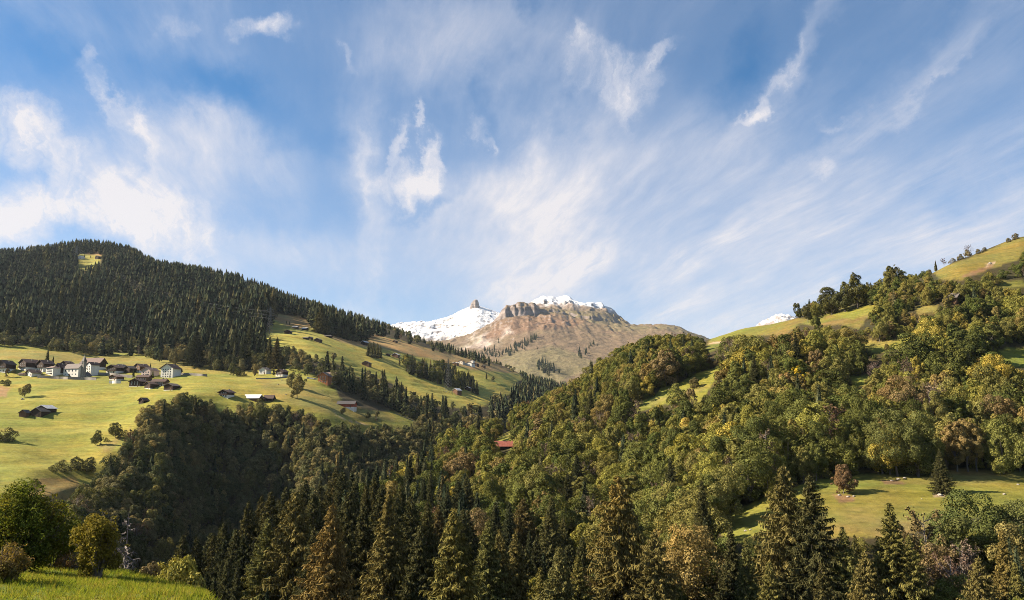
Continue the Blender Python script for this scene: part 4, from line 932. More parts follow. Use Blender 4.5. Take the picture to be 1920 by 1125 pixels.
# left meadow and village trees
for u, v, hp, so, col, va, lab in [
 (557, 746, 47, 'broadleaf', (0.115, 0.108, 0.045), 1, 'tall pale poplar-like tree casting a long shadow on the meadow'), (546, 727, 30, 'broadleaf', (0.10, 0.096, 0.04), 5, 'shorter pale tree joined to the tall poplar-like one'),
 (46, 745, 26, 'broadleaf', (0.075, 0.072, 0.035), 4, 'lone round tree on the meadow below the village'), (182, 835, 28, 'broadleaf', (0.062, 0.07, 0.028), 0, 'round tree, lower of two on the bank beside the gorge woods'), (217, 822, 30, 'broadleaf', (0.055, 0.062, 0.025), 2, 'wide dark tree, upper of two on the bank beside the gorge woods'),
 (88, 683, 30, 'spruce', DKS, 3, 'broad dark spruce rising behind the village houses'), (99, 684, 17, 'spruce', DKS, 0, 'narrow small spruce next to the broad one behind the village'), (17, 684, 6, 'spruce', DKS, 0, 'tiny pointed tree beside the first village house'),
 (12, 707, 17, 'broadleaf', (0.09, 0.075, 0.04), 3, 'thin tree in front of the first village house'), (282, 690, 10, 'spruce', DKS, 4, 'dark cypress-like tree above the pinkish village house'), (286, 709, 16, 'spruce', SPG, 4, 'green cypress-like tree against the pinkish village house'), (250, 706, 17, 'spruce', DKS, 0, 'dark conifer between the village chalets'),
 (435, 704, 24, 'broadleaf', (0.065, 0.07, 0.028), 0, 'round tree by the wall along the village road'), (447, 706, 16, 'broadleaf', (0.05, 0.06, 0.022), 2, 'lower tree joined to the round one by the village road'),
 (513, 703, 16, 'spruce', DKS, 4, 'dark small conifer beside the white gabled house'), (478, 705, 14, 'broadleaf', (0.08, 0.07, 0.035), 1, 'brownish small tree beside the white gabled house'),
 (643, 777, 13, 'broadleaf', (0.09, 0.08, 0.035), 4, 'thin small tree below the red barn'), (690, 786, 14, 'broadleaf', (0.06, 0.065, 0.03), 0, 'dark round tree below the red barn, nearer to the gorge'), (706, 790, 20, 'broadleaf', (0.06, 0.06, 0.03), 3, 'upright dark tree below the red barn, last before the woods'),
 (720, 716, 24, 'spruce', DKS, 0, 'spruce standing ahead of the others at the upper meadow'), (749, 684, 16, 'spruce', DKS, 3, 'stout lone spruce below the upper barn'), (912, 711, 14, 'spruce', DKS, 0, 'lone spruce on the far small meadow'), (925, 714, 9, 'broadleaf', (0.05, 0.055, 0.025), 0, 'round bushy tree on the far small meadow'),
 (537, 607, 7, 'spruce', DKS, 0, 'small dark conifer high on the upper meadow, nearer the pylon'), (543, 609, 8, 'spruce', DKS, 0, 'small dark conifer high on the upper meadow, farther from the pylon'), (612, 626, 9, 'spruce', DKS, 0, 'dark small spruce at the brow of the upper meadow'),
 (158, 484, 8, 'spruce', DKS, 0, 'small tree beside the white hilltop hut'), (170, 483, 6, 'spruce', DKS, 0, 'small tree beside the dark hilltop hut'),
]:
    by_base(u, v, hp, so, LH, color=(*col, 1), variant=va, label=lab)
for u, v, hp, lab in [(12, 724, 13, 'dark bush on the bank under the first village house'), (5, 720, 8, 'small bush at the picture edge on the village bank'), (12, 827, 26, 'big round bush at the picture edge on the meadow'), (-14, 824, 30, 'big bush cut by the picture edge on the meadow'), (200, 828, 8, 'little bush between the two trees on the bank'), (237, 818, 12, 'dark bush behind the wide tree on the bank'),
  (100, 884, 12, 'bush at the tip of the grassy mound'), (120, 884, 22, 'round bush on the grassy mound, lower'), (140, 880, 24, 'dark bush on the grassy mound, middle'), (162, 885, 28, 'big round bush where the mound meets the gorge woods'), (62, 915, 18, 'thorny bush on the slope under the grassy mound'), (73, 912, 10, 'small dark bush on the slope under the grassy mound'),
  (26, 700, 8, 'small shrub in a village garden'), (455, 706, 12, 'bush beside the round tree by the road'), (625, 728, 12, 'pale bush under the orange chalet'), (647, 735, 16, 'round pale bush below the orange chalet'), (690, 667, 5, 'little bush on the upper meadow by the clump')]:
    by_base(u, v, hp, 'bush', LH, color=(0.065, 0.066, 0.028, 1), label=lab)
# clump and band of spruces inside the upper meadow
for u, v, hp in [(690, 668, 26), (696, 670, 27), (702, 671, 27), (708, 672, 28), (713, 672, 26), (693, 664, 24), (700, 665, 25), (707, 667, 24)]:
    by_base(u, v, hp, 'spruce', LH, color=(*DKS, 1), pool='clump')
g_ = np.random.default_rng(5)
for k in range(130):
    u = g_.uniform(762, 895); lo = np.interp(u, [760, 800, 845, 880, 898], [684, 692, 698, 722, 735]); hi = np.interp(u, [760, 766, 822, 875, 898], [690, 698, 718, 730, 740])
    by_base(u, g_.uniform(lo, hi + 3), g_.uniform(20, 27), 'spruce' if g_.random() < 0.75 else 'broadleaf', LH, pool='band')
# far mountain spruces
FAR = []
for n, poly, hp in [(75, [(940, 662), (960, 650), (1000, 632), (1012, 632), (990, 648), (955, 668)], 9), (60, [(1002, 690), (1012, 678), (1040, 690), (1050, 700), (1030, 706)], 13), (35, [(905, 655), (935, 655), (950, 662), (930, 672), (900, 668)], 9), (5, [(1086, 664), (1100, 660), (1100, 672), (1088, 676)], 15), (5, [(1100, 650), (1125, 640), (1128, 646), (1104, 655)], 9), (4, [(925, 640), (935, 636), (940, 644), (930, 648)], 8), (4, [(970, 655), (1010, 650), (1015, 658), (980, 662)], 7)]:
    xs = [p[0] for p in poly]; ys = [p[1] for p in poly]; k = 0
    while k < n:
        u, v = g_.uniform(min(xs), max(xs)), g_.uniform(min(ys), max(ys))
        if inpoly(np.array([u]), np.array([v]), poly)[0]:
            x, y, z = FM.hit(u, v); FAR.append((x, y, z, hp * g_.uniform(0.7, 1.2) * y / FPX)); k += 1

# -- scattered woods
def scatter(layer, y0, y1, d, u_lo, u_hi, species, seed):
    g = np.random.default_rng(seed)
    s0, s1 = (u_lo - 960) / 1481.5, (u_hi - 960) / 1481.5
    xs = np.arange(min(s0 * y1, s0 * y0), max(s1 * y1, s1 * y0), d); ys = np.arange(y0, y1, d)
    X, Y = np.meshgrid(xs, ys); X = (X + g.uniform(-0.48, 0.48, X.shape) * d).ravel(); Y = (Y + g.uniform(-0.48, 0.48, Y.shape) * d).ravel()
    k = (X / Y > s0) & (X / Y < s1) & (Y > y0) & (Y < y1); X, Y = X[k], Y[k]
    Z = layer.z(X, Y); k = (Z > -900) & (Z >= ground_z(X, Y) - 0.3); X, Y, Z = X[k], Y[k], Z[k]
    U, V = uv(X, Y, Z)
    sort, Hh = species(U, V, X, Y, Z, g)
    k = Hh > 0; X, Y, Z, U, V, sort, Hh = (q[k] for q in (X, Y, Z, U, V, sort, Hh))
    bad = np.zeros(len(X), bool)
    hw = np.where(sort == 0, 0.10, 0.26) * Hh / Y * FPX
    for fr, ww in ((0.04, 0.0), (0.35, 0.8), (0.6, 0.7), (0.93, 0.0), (0.35, -0.8), (0.6, -0.7)):
        uu, vv = uv(X, Y, Z + fr * Hh)
        for poly in ALL_OPEN: bad |= inpoly(uu + ww * hw, vv, poly)
    uu, vv = uv(X, Y, Z + 0.97 * Hh)
    bad |= inpoly(uu, vv, SKY_R if layer is RH else SKY_L)
    # stays behind the ground?
    tt = (Z + Hh) / Y; hid = np.zeros(len(X), bool)
    for fr in np.linspace(0.12, 0.97, 30):
        hid |= (ground_z(X * fr, Y * fr) / (Y * fr)) > tt
    k = ~bad & ~hid
    return X[k], Y[k], Z[k], Hh[k], sort[k]
edge_u = [-420, 0, 60, 130, 250, 330, 400, 480, 540, 620]; edge_v = [635, 650, 652, 664, 668, 684, 694, 700, 690, 716]
def species_L(U, V, X, Y, Z, g):
    n = len(U); r = g.random(n)
    pb = np.full(n, 0.06)
    e = np.interp(U, edge_u, edge_v) - V + 14 * fbm(X / 60, Y / 60, 2, 300)
    pb = np.where((U < 600) & (e < 34), 0.30, pb); pb = np.where((U < 600) & (e < 21), 0.86, pb)
    band = (U > 560) & (U < 930) & (V > np.interp(U, [560, 640, 720, 800, 900, 930], [690, 700, 725, 760, 780, 785]))
    pb = np.where(band, 0.35, pb)
    pb = np.where(band & (V > np.interp(U, [560, 640, 700, 740, 800, 930], [700, 716, 742, 760, 785, 800])), 0.75, pb)
    gorge = V > np.interp(U, [0, 245, 262, 330, 560, 660, 800, 950], [900, 800, 770, 745, 765, 800, 800, 800])
    pb = np.where(gorge, 0.93, pb)
    sort = (r < pb).astype(int)                     # 1 broadleaf, 0 spruce
    H = np.where(sort == 0, g.uniform(19, 29, n), g.uniform(9, 14.5, n))
    H = np.where(gorge & (sort == 1), g.uniform(9, 15, n), H); H = np.where(gorge & (sort == 0), g.uniform(13, 20, n), H)
    H = np.where(band & (sort == 0), g.uniform(15, 23, n), H)
    sort = np.where((sort == 1) & (g.random(n) < 0.03), 2, sort)
    H = np.where((Y > 1900) & (V > 540), H * 0.8, H)
    H = np.where((sort == 0) & (Y > 760), 1.32 * H * (1.0 + 0.6 * fbm(X / 55, Y / 75, 3, 330) + 0.55 * fbm(X / 150, Y / 190, 2, 333)) * g.uniform(0.72, 1.25, n), H)
    thin = (Y > 760) & (fbm(X / 38, Y / 60, 2, 335) > 0.27) & (g.random(n) < 0.75)
    H = np.where(thin, -1.0, H)
    return sort, H
def species_R(U, V, X, Y, Z, g):
    n = len(U); r = g.random(n)
    ps = np.full(n, 0.03)
    ps = np.where((U < 700) | ((Y < 330) & (U < 880)), 0.85, ps); ps = np.where((U < 820) & (U >= 700), 0.45, ps)
    ps = np.where((Y < 215), np.where(U < 1050, 0.92, 0.5), ps); ps = np.where((U > 860) & (U < 1000) & (V < 800), 0.25, ps)
    sort = np.where(r < ps, 0, 1)
    H = np.where(sort == 0, g.uniform(17, 25, n), g.uniform(9.5, 18, n) * (0.92 + 0.6 * fbm(X / 40, Y / 40, 2, 320) + 0.15))
    H = np.where(Y < 185, H * 0.8, H)
    H = np.where((V < 600), H * 0.75, H); H = np.where((U > 1350) & (V < 680), H * 0.85, H)
    sort = np.where((sort == 1) & (g.random(n) < 0.05), 2, sort)
    return sort, H
SCAT = []
for lay, args in ((LH, (230, 760, 6.0, -120, 1060, species_L, 21)), (LH, (760, 1250, 10.5, -80, 1060, species_L, 22)), (LH, (1250, 2250, 12.5, -60, 1060, species_L, 23)), (RH, (150, 480, 7.6, 380, 2060, species_R, 24)), (RH, (480, 760, 7.4, 820, 2060, species_R, 25))):
    X, Y, Z, Hh, so = scatter(lay, *args)
    SCAT.append((X, Y, Z, Hh, so, np.full(len(X), 0 if lay is LH else 1)))
def species_U(U, V, X, Y, Z, g):
    return np.full(len(U), 3), g.uniform(2.0, 5.0, len(U))
X, Y, Z, Hh, so = scatter(RH, 150, 520, 6.5, 820, 2000, species_U, 26)
UNDER = np.stack([X, Y, Z, Hh], 1)
SX, SY, SZ, SH, SS, SL = (np.concatenate(q) for q in zip(*SCAT))
print('scattered trees', len(SX), 'spruce', int((SS == 0).sum()))

# -- which ones show largest: nearest first into a small picture
BW, BH = 1024, 600
cover = np.zeros((BH, BW), bool); k_ = BW / IW
def see(x, y, z, h, hw, cone):
    u0, v0 = uv(x, y, z); u1, v1 = uv(x, y, z + h)
    u0 *= k_; v0 *= k_; v1 *= k_; w = max(hw * FPX / y * k_, 0.6)
    i0, i1 = int(max(u0 - w, 0)), int(min(u0 + w + 1, BW)); j0, j1 = int(max(v1, 0)), int(min(v0 + 1, BH))
    if i1 <= i0 or j1 <= j0: return 0
    jj = np.arange(j0, j1)[:, None]; ii = np.arange(i0, i1)[None, :]
    f = np.clip((jj - v1) / max(v0 - v1, 1), 0, 1)
    m = np.abs(ii - u0) <= w * (np.clip(f * 1.15, 0.08, 1) if cone else np.sqrt(np.clip(1 - ((f - 0.42) / 0.58) ** 2, 0, 1)))
    sub = cover[j0:j1, i0:i1]; n = int((m & ~sub).sum()); sub |= m
    return n
rows = [(t['y'], 'h', i) for i, t in enumerate(TREES)] + [(y, 's', i) for i, y in enumerate(SY)]
rows.sort()
vis = np.zeros(len(SX))
for y, w, i in rows:
    if w == 'h':
        t = TREES[i]; t['vis'] = see(t['x'], y, t['z'], t['h'], t['h'] * {'spruce': 0.15, 'broadleaf': 0.33, 'bush': 0.55, 'bare': 0.25}[t['sort']] * t['wide'], t['sort'] == 'spruce')
    else:
        vis[i] = see(SX[i], y, SZ[i], SH[i], SH[i] * (0.15 if SS[i] == 0 else 0.33), SS[i] == 0)
for t in TREES:
    if t['label'] is None and t['pool'] is None: t['pool'] = 'x'
n_hand = {q: sum(1 for t in TREES if t['sort'] == q) for q in ('spruce', 'broadleaf', 'bush', 'bare')}
pick = np.zeros(len(SX), bool)
for code, q in ((0, 'spruce'), (1, 'broadleaf'), (2, 'bare')):
    idx = np.nonzero((SS == code) & (vis > 3))[0]; idx = idx[np.argsort(-vis[idx])][:max(0, (300 if code < 2 else 60) - n_hand[q])]
    pick[idx] = True
for i in np.nonzero(pick)[0]:
    TREES.append(dict(x=SX[i], y=SY[i], z=SZ[i], h=SH[i], sort=('spruce', 'broadleaf', 'bare')[SS[i]], pool='L' if SL[i] == 0 else 'R', color=None, label=None, rot=random.uniform(0, 6.28), variant=None, wide=random.uniform(0.78, 1.25), hand=False, vis=vis[i]))

# ================================================================== trees: objects
PAL = [((0.046, 0.056, 0.017), 'dark green', 0.26), ((0.068, 0.078, 0.022), 'green', 0.24), ((0.096, 0.096, 0.029), 'olive', 0.22), ((0.118, 0.122, 0.028), 'light green', 0.12), ((0.100, 0.080, 0.038), 'brownish', 0.06), ((0.17, 0.15, 0.033), 'yellowing', 0.04)]
PAL_S = [((0.029, 0.035, 0.017), 'dark', 0.55), ((0.050, 0.054, 0.022), 'green', 0.35), ((0.070, 0.062, 0.025), 'brownish', 0.10)]
PAL_B = [((0.135, 0.108, 0.072), 'grey-brown', 0.7), ((0.135, 0.092, 0.054), 'reddish', 0.3)]
def colour_for(sort, g):
    pal = {'spruce': PAL_S, 'bare': PAL_B}.get(sort, PAL)
    i = g.choice(len(pal), p=[p[2] / sum(q[2] for q in pal) for p in pal]); c = np.array(pal[i][0]) * g.uniform(0.85, 1.18)
    return (*c, 1), pal[i][1]
def kind_for(t, g):
    px = t['h'] * FPX / t['y']
    if t['sort'] == 'spruce': pool = SPR_NEAR if px > 60 else SPR_MID if px > 22 else SPR_FAR
    elif t['sort'] == 'broadleaf': pool = BRD_NEAR if px > 85 else BRD
    elif t['sort'] == 'bush': pool = BUSH
    else: pool = BARE
    v = t['variant'] if t['variant'] is not None else int(g.integers(len(pool)))
    return pool[v % len(pool)]
def place_tree(t, name, label, cat, group):
    k = t['k']; root = link(name, None, None, (t['x'], t['y'], t['z'] - 0.01 * t['h']), t['rot'], (t['h'] * t['wide'], t['h'] * t['wide'], t['h']))
    root.empty_display_size = 0.1
    tag(root, label, cat, group)
    link('trunk', k.trunk, root)
    c = link('crown', k.crown, root); c.color = t['color']
    return root
MARKS = [('the orange-brown front spruce', 627, 960, 'R'), ('the large drooping spruce', 558, 940, 'R'), ('the big bright-sided spruce', 853, 970, 'R'), ('the tall brownish front spruce', 729, 935, 'R'), ('the near meadow tip', 420, 1000, 'R'), ('the spruce clump', 700, 658, 'L'), ('the far hamlet', 870, 682, 'L'), ('the barn at the pylon foot', 853, 733, 'L'), ('the stout lone spruce', 749, 678, 'L'), ('the far small meadow', 940, 710, 'L'), ('the small reddish hut', 1311, 686, 'R'), ('the red-roofed barn', 945, 835, 'R'), ('the lower meadow', 1600, 930, 'R'), ('the long pale shed', 1812, 608, 'R'), ('the bright yellow tree', 1497, 715, 'R'), ('the small glade', 985, 985, 'R'), ('the ridge meadow', 1440, 615, 'R'), ('the middle clearing', 1660, 645, 'R'),
         ('the top meadow', 1840, 500, 'R'), ('the hut clearing', 1220, 755, 'R'), ('the very large brownish spruce', 1158, 900, 'R'), ('the grassy gap', 1610, 715, 'R'), ('the pasture by the picture edge', 1900, 670, 'R'),
         ('the red barn', 648, 757, 'L'), ('the orange chalet', 612, 707, 'L'), ('the white apartment house', 312, 700, 'L'), ('the church', 140, 700, 'L'), ('the grassy mound', 110, 890, 'L'), ('the long tin-roofed shed', 480, 745, 'L'), ('the white gabled house', 492, 697, 'L'), ('the two barns on the meadow', 70, 775, 'L'), ('the hay hut below the village', 264, 755, 'L'), ('the pylon in the valley', 840, 735, 'L'), ('the upper meadow huts', 590, 635, 'L'), ('the hilltop clearing', 165, 490, 'L')]
g_ = np.random.default_rng(8)
buckets = {}
for t in TREES:
    t['cw'] = ''
    if t['color'] is None: t['color'], t['cw'] = colour_for(t['sort'], g_)
    t['k'] = kind_for(t, g_)
    if t['pool'] == 'L' and t['sort'] == 'broadleaf':
        q = np.array(t['color'][:3]); t['color'] = (*(q * 0.62 + q[1] * np.array((0.98, 1.0, 0.52)) * 0.38), 1)
    if t['label'] is None:
        u, v = uv(t['x'], t['y'], t['z'] + 0.5 * t['h'])
        side = 'R' if RH.z(t['x'], t['y']) >= LH.z(t['x'], t['y']) else 'L'
        ms = [m for m in MARKS if m[3] == side]
        m = min(ms, key=lambda m: (m[1] - u) ** 2 + ((m[2] - v) * 1.3) ** 2)
        du, dv = u - m[1], v - m[2]
        rel = ('uphill of' if dv < 0 else 'downhill of') if abs(dv) * 1.3 > abs(du) else ('to the left of' if du < 0 else 'to the right of')
        t['dist'] = math.hypot(du, dv); cw = t['cw'] or 'dark'
        buckets.setdefault((t['sort'], cw, rel, m[0]), []).append(t)
ORD = ['nearest', 'second nearest', 'third nearest', 'fourth nearest', 'fifth nearest', 'sixth nearest', 'seventh nearest', 'eighth nearest', 'ninth nearest', 'tenth nearest']
NOUN = {'spruce': 'spruce', 'broadleaf': 'broadleaf tree', 'bare': 'leafless tree', 'bush': 'bush'}
for (so, cw, rel, mk), ts in buckets.items():
    ts.sort(key=lambda t: t['dist'])
    for i, t in enumerate(ts):
        if i < len(ORD): t['label'] = f'{cw} {NOUN[so]} {rel} {mk}, {ORD[i]}'
        else: t['label'] = f'{cw} {NOUN[so]} deep in the woods {rel} {mk}'
        t['grp'] = f'{cw} {NOUN[so]}s {rel} {mk}'
for t in TREES:
    so = t['sort']
    place_tree(t, {'spruce': 'spruce_tree', 'broadleaf': 'broadleaf_tree', 'bare': 'leafless_tree', 'bush': 'bush'}[so], t['label'], {'spruce': 'spruce', 'broadleaf': 'tree', 'bare': 'bare tree', 'bush': 'bush'}[so],
               t.get('grp') or {'spruce': 'single spruces', 'broadleaf': 'single broadleaf trees', 'bare': 'single leafless trees', 'bush': 'single bushes'}[so])

# -- the woods beyond: one mass for each wood
def gn_instances(name, pts, h, rot, kinds, label, w0=0.75, w1=1.3):
    me = bpy.data.meshes.new(name); me.vertices.add(len(pts)); me.vertices.foreach_set('co', np.asarray(pts, np.float32).ravel())
    for nm, arr in (('tree_size', h), ('tree_turn', rot), ('tree_width', np.asarray(h) * np.random.default_rng(5).uniform(w0, w1, len(h)))):
        a = me.attributes.new(nm, 'FLOAT', 'POINT'); a.data.foreach_set('value', np.asarray(arr, np.float32))
    a = me.attributes.new('tree_form', 'INT', 'POINT'); a.data.foreach_set('value', np.random.default_rng(3).integers(0, len(kinds), len(pts)).astype(np.int32))
    o = link(name, me); o.color = (1, 1, 1, 0)
    ng = bpy.data.node_groups.new(name + '_nodes', 'GeometryNodeTree'); t = NT(ng)
    ng.interface.new_socket('Geometry', in_out='INPUT', socket_type='NodeSocketGeometry'); ng.interface.new_socket('Geometry', in_out='OUTPUT', socket_type='NodeSocketGeometry')
    gi = t.new('NodeGroupInput'); go = t.new('NodeGroupOutput'); jn = t.new('GeometryNodeJoinGeometry'); ip = t.new('GeometryNodeInstanceOnPoints')
    for k in kinds:
        oi = t.new('GeometryNodeObjectInfo'); oi.inputs['Object'].default_value = k.src(); oi.inputs['As Instance'].default_value = True
        t.l.new(oi.outputs['Geometry'], jn.inputs[0])
    def attr(nm, typ):
        a = t.new('GeometryNodeInputNamedAttribute', data_type=typ); a.inputs['Name'].default_value = nm; return a.outputs[0]
    cx = t.new('ShaderNodeCombineXYZ'); t.l.new(attr('tree_turn', 'FLOAT'), cx.inputs[2])
    cs = t.new('ShaderNodeCombineXYZ'); sz = attr('tree_size', 'FLOAT')
    wz = attr('tree_width', 'FLOAT')
    for q in range(3): t.l.new(sz if q == 2 else wz, cs.inputs[q])
    t.l.new(gi.outputs[0], ip.inputs['Points']); t.l.new(jn.outputs[0], ip.inputs['Instance'])
    ip.inputs['Pick Instance'].default_value = True; t.l.new(attr('tree_form', 'INT'), ip.inputs['Instance Index'])
    t.l.new(cx.outputs[0], ip.inputs['Rotation']); t.l.new(cs.outputs[0], ip.inputs['Scale']); t.l.new(ip.outputs[0], go.inputs[0])
    md = o.modifiers.new('trees', 'NODES'); md.node_group = ng
    return tag(o, label, 'woods', kind='stuff')
rest = ~pick
def wood(mask, kinds, name, label, *ww):
    k = np.nonzero(mask & rest)[0]
    if len(k): gn_instances(name, np.stack([SX[k], SY[k], SZ[k]], 1), SH[k], rng.uniform(0, 6.28, len(k)), kinds, label, *ww)
far = SY > 900
wood((SS == 0) & (SL == 0) & far, SPR_FAR, 'spruce_forest', 'dark spruce forest covering the hill above the village', 0.95, 1.65)
wood((SS == 0) & (SL == 0) & ~far, SPR_MID, 'spruce_forest', 'spruces mixed into the woods around the village meadows and the gorge')
wood((SS == 1) & (SL == 0) & far, [k.tinted(M_BROAD_G) for k in BRD_FAR], 'broadleaf_forest', 'scattered pale broadleaf trees in the forest above the village')
wood((SS == 1) & (SL == 0) & ~far, [k.tinted(M_BROAD_G) for k in BRD], 'broadleaf_forest', 'broadleaf woods filling the gorge below the village')
wood((SS == 0) & (SL == 1), SPR_MID, 'spruce_forest', 'spruces standing among the woods of the sunny slope')
wood((SS == 1) & (SL == 1), BRD, 'broadleaf_forest', 'autumn broadleaf woods covering the sunny slope')
wood((SS == 2), BARE, 'leafless_forest', 'leafless brown trees scattered through the woods')
gn_instances('undergrowth', UNDER[:, :3], UNDER[:, 3], rng.uniform(0, 6.28, len(UNDER)), BUSH, 'low bushes growing under the trees of the sunny slope')
fp = np.array(FAR)
gn_instances('mountain_forest', fp[:, :3], fp[:, 3], rng.uniform(0, 6.28, len(fp)), SPR_FAR, 'small dark spruces scattered on the brown mountain')
# ================================================================== buildings
def plain_material(name, a, b, rough=0.85, scale=1.2, stretch=(1, 1, 1), bump=0.0):
    m = bpy.data.materials.new(name); m.use_nodes = True
    t = NT(m.node_tree); p = t.n['Principled BSDF']; p.inputs['Roughness'].default_value = rough; p.inputs['Specular IOR Level'].default_value = 0.2
    n = t.noise(t.mapping(t.new('ShaderNodeTexCoord').outputs['Object'], scale=stretch), scale, 5, 0.65)
    t.l.new(t.mix(t.remap(n, 0.3, 0.7), a, b), p.inputs['Base Color'])
    if bump:
        bp = t.new('ShaderNodeBump'); bp.inputs['Strength'].default_value = bump; bp.inputs['Distance'].default_value = 0.1
        t.l.new(n, bp.inputs['Height']); t.l.new(bp.outputs[0], p.inputs['Normal'])
    return m
B = {
 'timber': plain_material('dark_timber', (0.025, 0.015, 0.010), (0.060, 0.034, 0.022), 0.8, 1.0, (0.6, 0.6, 6), 0.4),
 'brown': plain_material('brown_timber', (0.085, 0.045, 0.026), (0.16, 0.09, 0.05), 0.8, 1.0, (0.6, 0.6, 6), 0.4),
 'orange': plain_material('oiled_timber', (0.30, 0.105, 0.04), (0.42, 0.17, 0.065), 0.7, 1.0, (0.6, 0.6, 6), 0.3),
 'red': plain_material('red_painted_boards', (0.26, 0.055, 0.03), (0.36, 0.085, 0.045), 0.7, 1.0, (5, 5, 0.5), 0.3),
 'white': plain_material('white_plaster', (0.57, 0.54, 0.48), (0.70, 0.67, 0.61), 0.9, 0.5),
 'cream': plain_material('cream_plaster', (0.48, 0.42, 0.34), (0.60, 0.54, 0.45), 0.9, 0.5),
 'pink': plain_material('pinkish_stone', (0.34, 0.26, 0.23), (0.46, 0.37, 0.33), 0.9, 2.0),
 'stone': plain_material('grey_stone', (0.15, 0.135, 0.12), (0.27, 0.245, 0.22), 0.9, 1.5, (1, 1, 1), 0.5),
 'roof_brown': plain_material('brown_roof_tiles', (0.055, 0.036, 0.03), (0.11, 0.07, 0.056), 0.8, 2.0, (1, 4, 4), 0.4),
 'roof_grey': plain_material('grey_roof_slabs', (0.10, 0.082, 0.074), (0.18, 0.15, 0.135), 0.75, 2.0, (1, 3, 3), 0.4),
 'roof_tan': plain_material('tan_roof_tiles', (0.14, 0.095, 0.08), (0.23, 0.165, 0.14), 0.8, 2.0, (1, 4, 4), 0.4),
 'roof_tin': plain_material('pale_tin_roof', (0.45, 0.43, 0.42), (0.62, 0.60, 0.58), 0.5, 0.6),
 'roof_red': plain_material('red_tin_roof', (0.28, 0.085, 0.06), (0.38, 0.14, 0.10), 0.6, 0.8),
 'roof_old': plain_material('weathered_shingles', (0.065, 0.052, 0.044), (0.15, 0.13, 0.115), 0.8, 1.5, (1, 3, 3), 0.4),
 'glass': plain_material('window_glass', (0.02, 0.025, 0.03), (0.05, 0.055, 0.06), 0.2, 0.5),
 'frame': plain_material('window_frame', (0.55, 0.53, 0.50), (0.66, 0.64, 0.60), 0.7, 0.5),
 'dark': plain_material('dark_opening', (0.012, 0.010, 0.008), (0.025, 0.02, 0.016), 0.9, 0.5),
 'slate': plain_material('dark_spire_shingle', (0.05, 0.045, 0.045), (0.09, 0.08, 0.078), 0.6, 2.0),
 'steel': plain_material('galvanised_steel', (0.10, 0.095, 0.095), (0.16, 0.155, 0.15), 0.5, 1.0),
 'wire': plain_material('conductor_wire', (0.10, 0.10, 0.105), (0.16, 0.16, 0.165), 0.5, 1.0),
 'carpaint': plain_material('white_car_paint', (0.70, 0.70, 0.71), (0.76, 0.76, 0.77), 0.25, 0.5),
 'tyre': plain_material('tyre_rubber', (0.02, 0.02, 0.02), (0.03, 0.03, 0.03), 0.9, 1.0),
 'rock': plain_material('pale_rock', (0.22, 0.19, 0.16), (0.36, 0.32, 0.28), 0.9, 1.5, (1, 1, 1), 0.6),
}
class MB:
    def __init__(s): s.v = []; s.f = []
    def box(s, x0, x1, y0, y1, z0, z1):
        o = len(s.v)
        s.v += [(x0, y0, z0), (x1, y0, z0), (x1, y1, z0), (x0, y1, z0), (x0, y0, z1), (x1, y0, z1), (x1, y1, z1), (x0, y1, z1)]
        s.f += [tuple(o + i for i in q) for q in ((0, 3, 2, 1), (4, 5, 6, 7), (0, 1, 5, 4), (1, 2, 6, 5), (2, 3, 7, 6), (3, 0, 4, 7))]; return s
    def poly(s, pts, faces):
        o = len(s.v); s.v += pts; s.f += [tuple(o + i for i in q) for q in faces]; return s
    def prism(s, prof, axis, a, b):
        """Closed profile [(p, z)] swept along 'x' or 'y' from a to b."""
        n = len(prof); mk = (lambda p, z, q: (q, p, z)) if axis == 'x' else (lambda p, z, q: (p, q, z))
        pts = [mk(p, z, a) for p, z in prof] + [mk(p, z, b) for p, z in prof]
        fs = [tuple(range(n)), tuple(range(2 * n - 1, n - 1, -1))] + [(i, i + n, (i + 1) % n + n, (i + 1) % n) for i in range(n)]
        return s.poly(pts, fs)
    def build(s, name, mat, parent=None):
        me = bpy.data.meshes.new(name); me.from_pydata(s.v, [], s.f); me.materials.append(B[mat] if isinstance(mat, str) else mat)
        import bmesh
        bm = bmesh.new(); bm.from_mesh(me); bmesh.ops.recalc_face_normals(bm, faces=bm.faces); bm.to_mesh(me); bm.free(); me.update()
        return link(name, me, parent)
_shared = {}
def window(root, x, z, w, h, y, framed, side=0, sy=0.0):
    """A window on the front (side 0) or on the flank at x (side -1 / 1)."""
    key = (round(w, 2), round(h, 2), framed, side)
    if key not in _shared:
        fr = MB()
        if side == 0: fr.box(-w / 2, w / 2, -0.09, 0.05, 0, h)
        else: fr.box(-0.09 if side < 0 else -0.05, 0.05 if side < 0 else 0.09, -w / 2, w / 2, 0, h)
        me = bpy.data.meshes.new('window'); me.from_pydata(fr.v, [], fr.f); me.materials.append(B['frame' if framed else 'glass'])
        pm = None
        if framed:
            q = MB(); a = 0.16 * w
            if side == 0: q.box(-w / 2 + a, w / 2 - a, -0.12, 0.0, a, h - a)
            else: q.box(-0.12 if side < 0 else 0, 0 if side < 0 else 0.12, -w / 2 + a, w / 2 - a, a, h - a)
            pm = bpy.data.meshes.new('pane'); pm.from_pydata(q.v, [], q.f); pm.materials.append(B['glass'])
        _shared[key] = (me, pm)
    me, pm = _shared[key]
    o = link('window', me, root, (x, y, z))
    if pm: link('pane', pm, o)
    return o
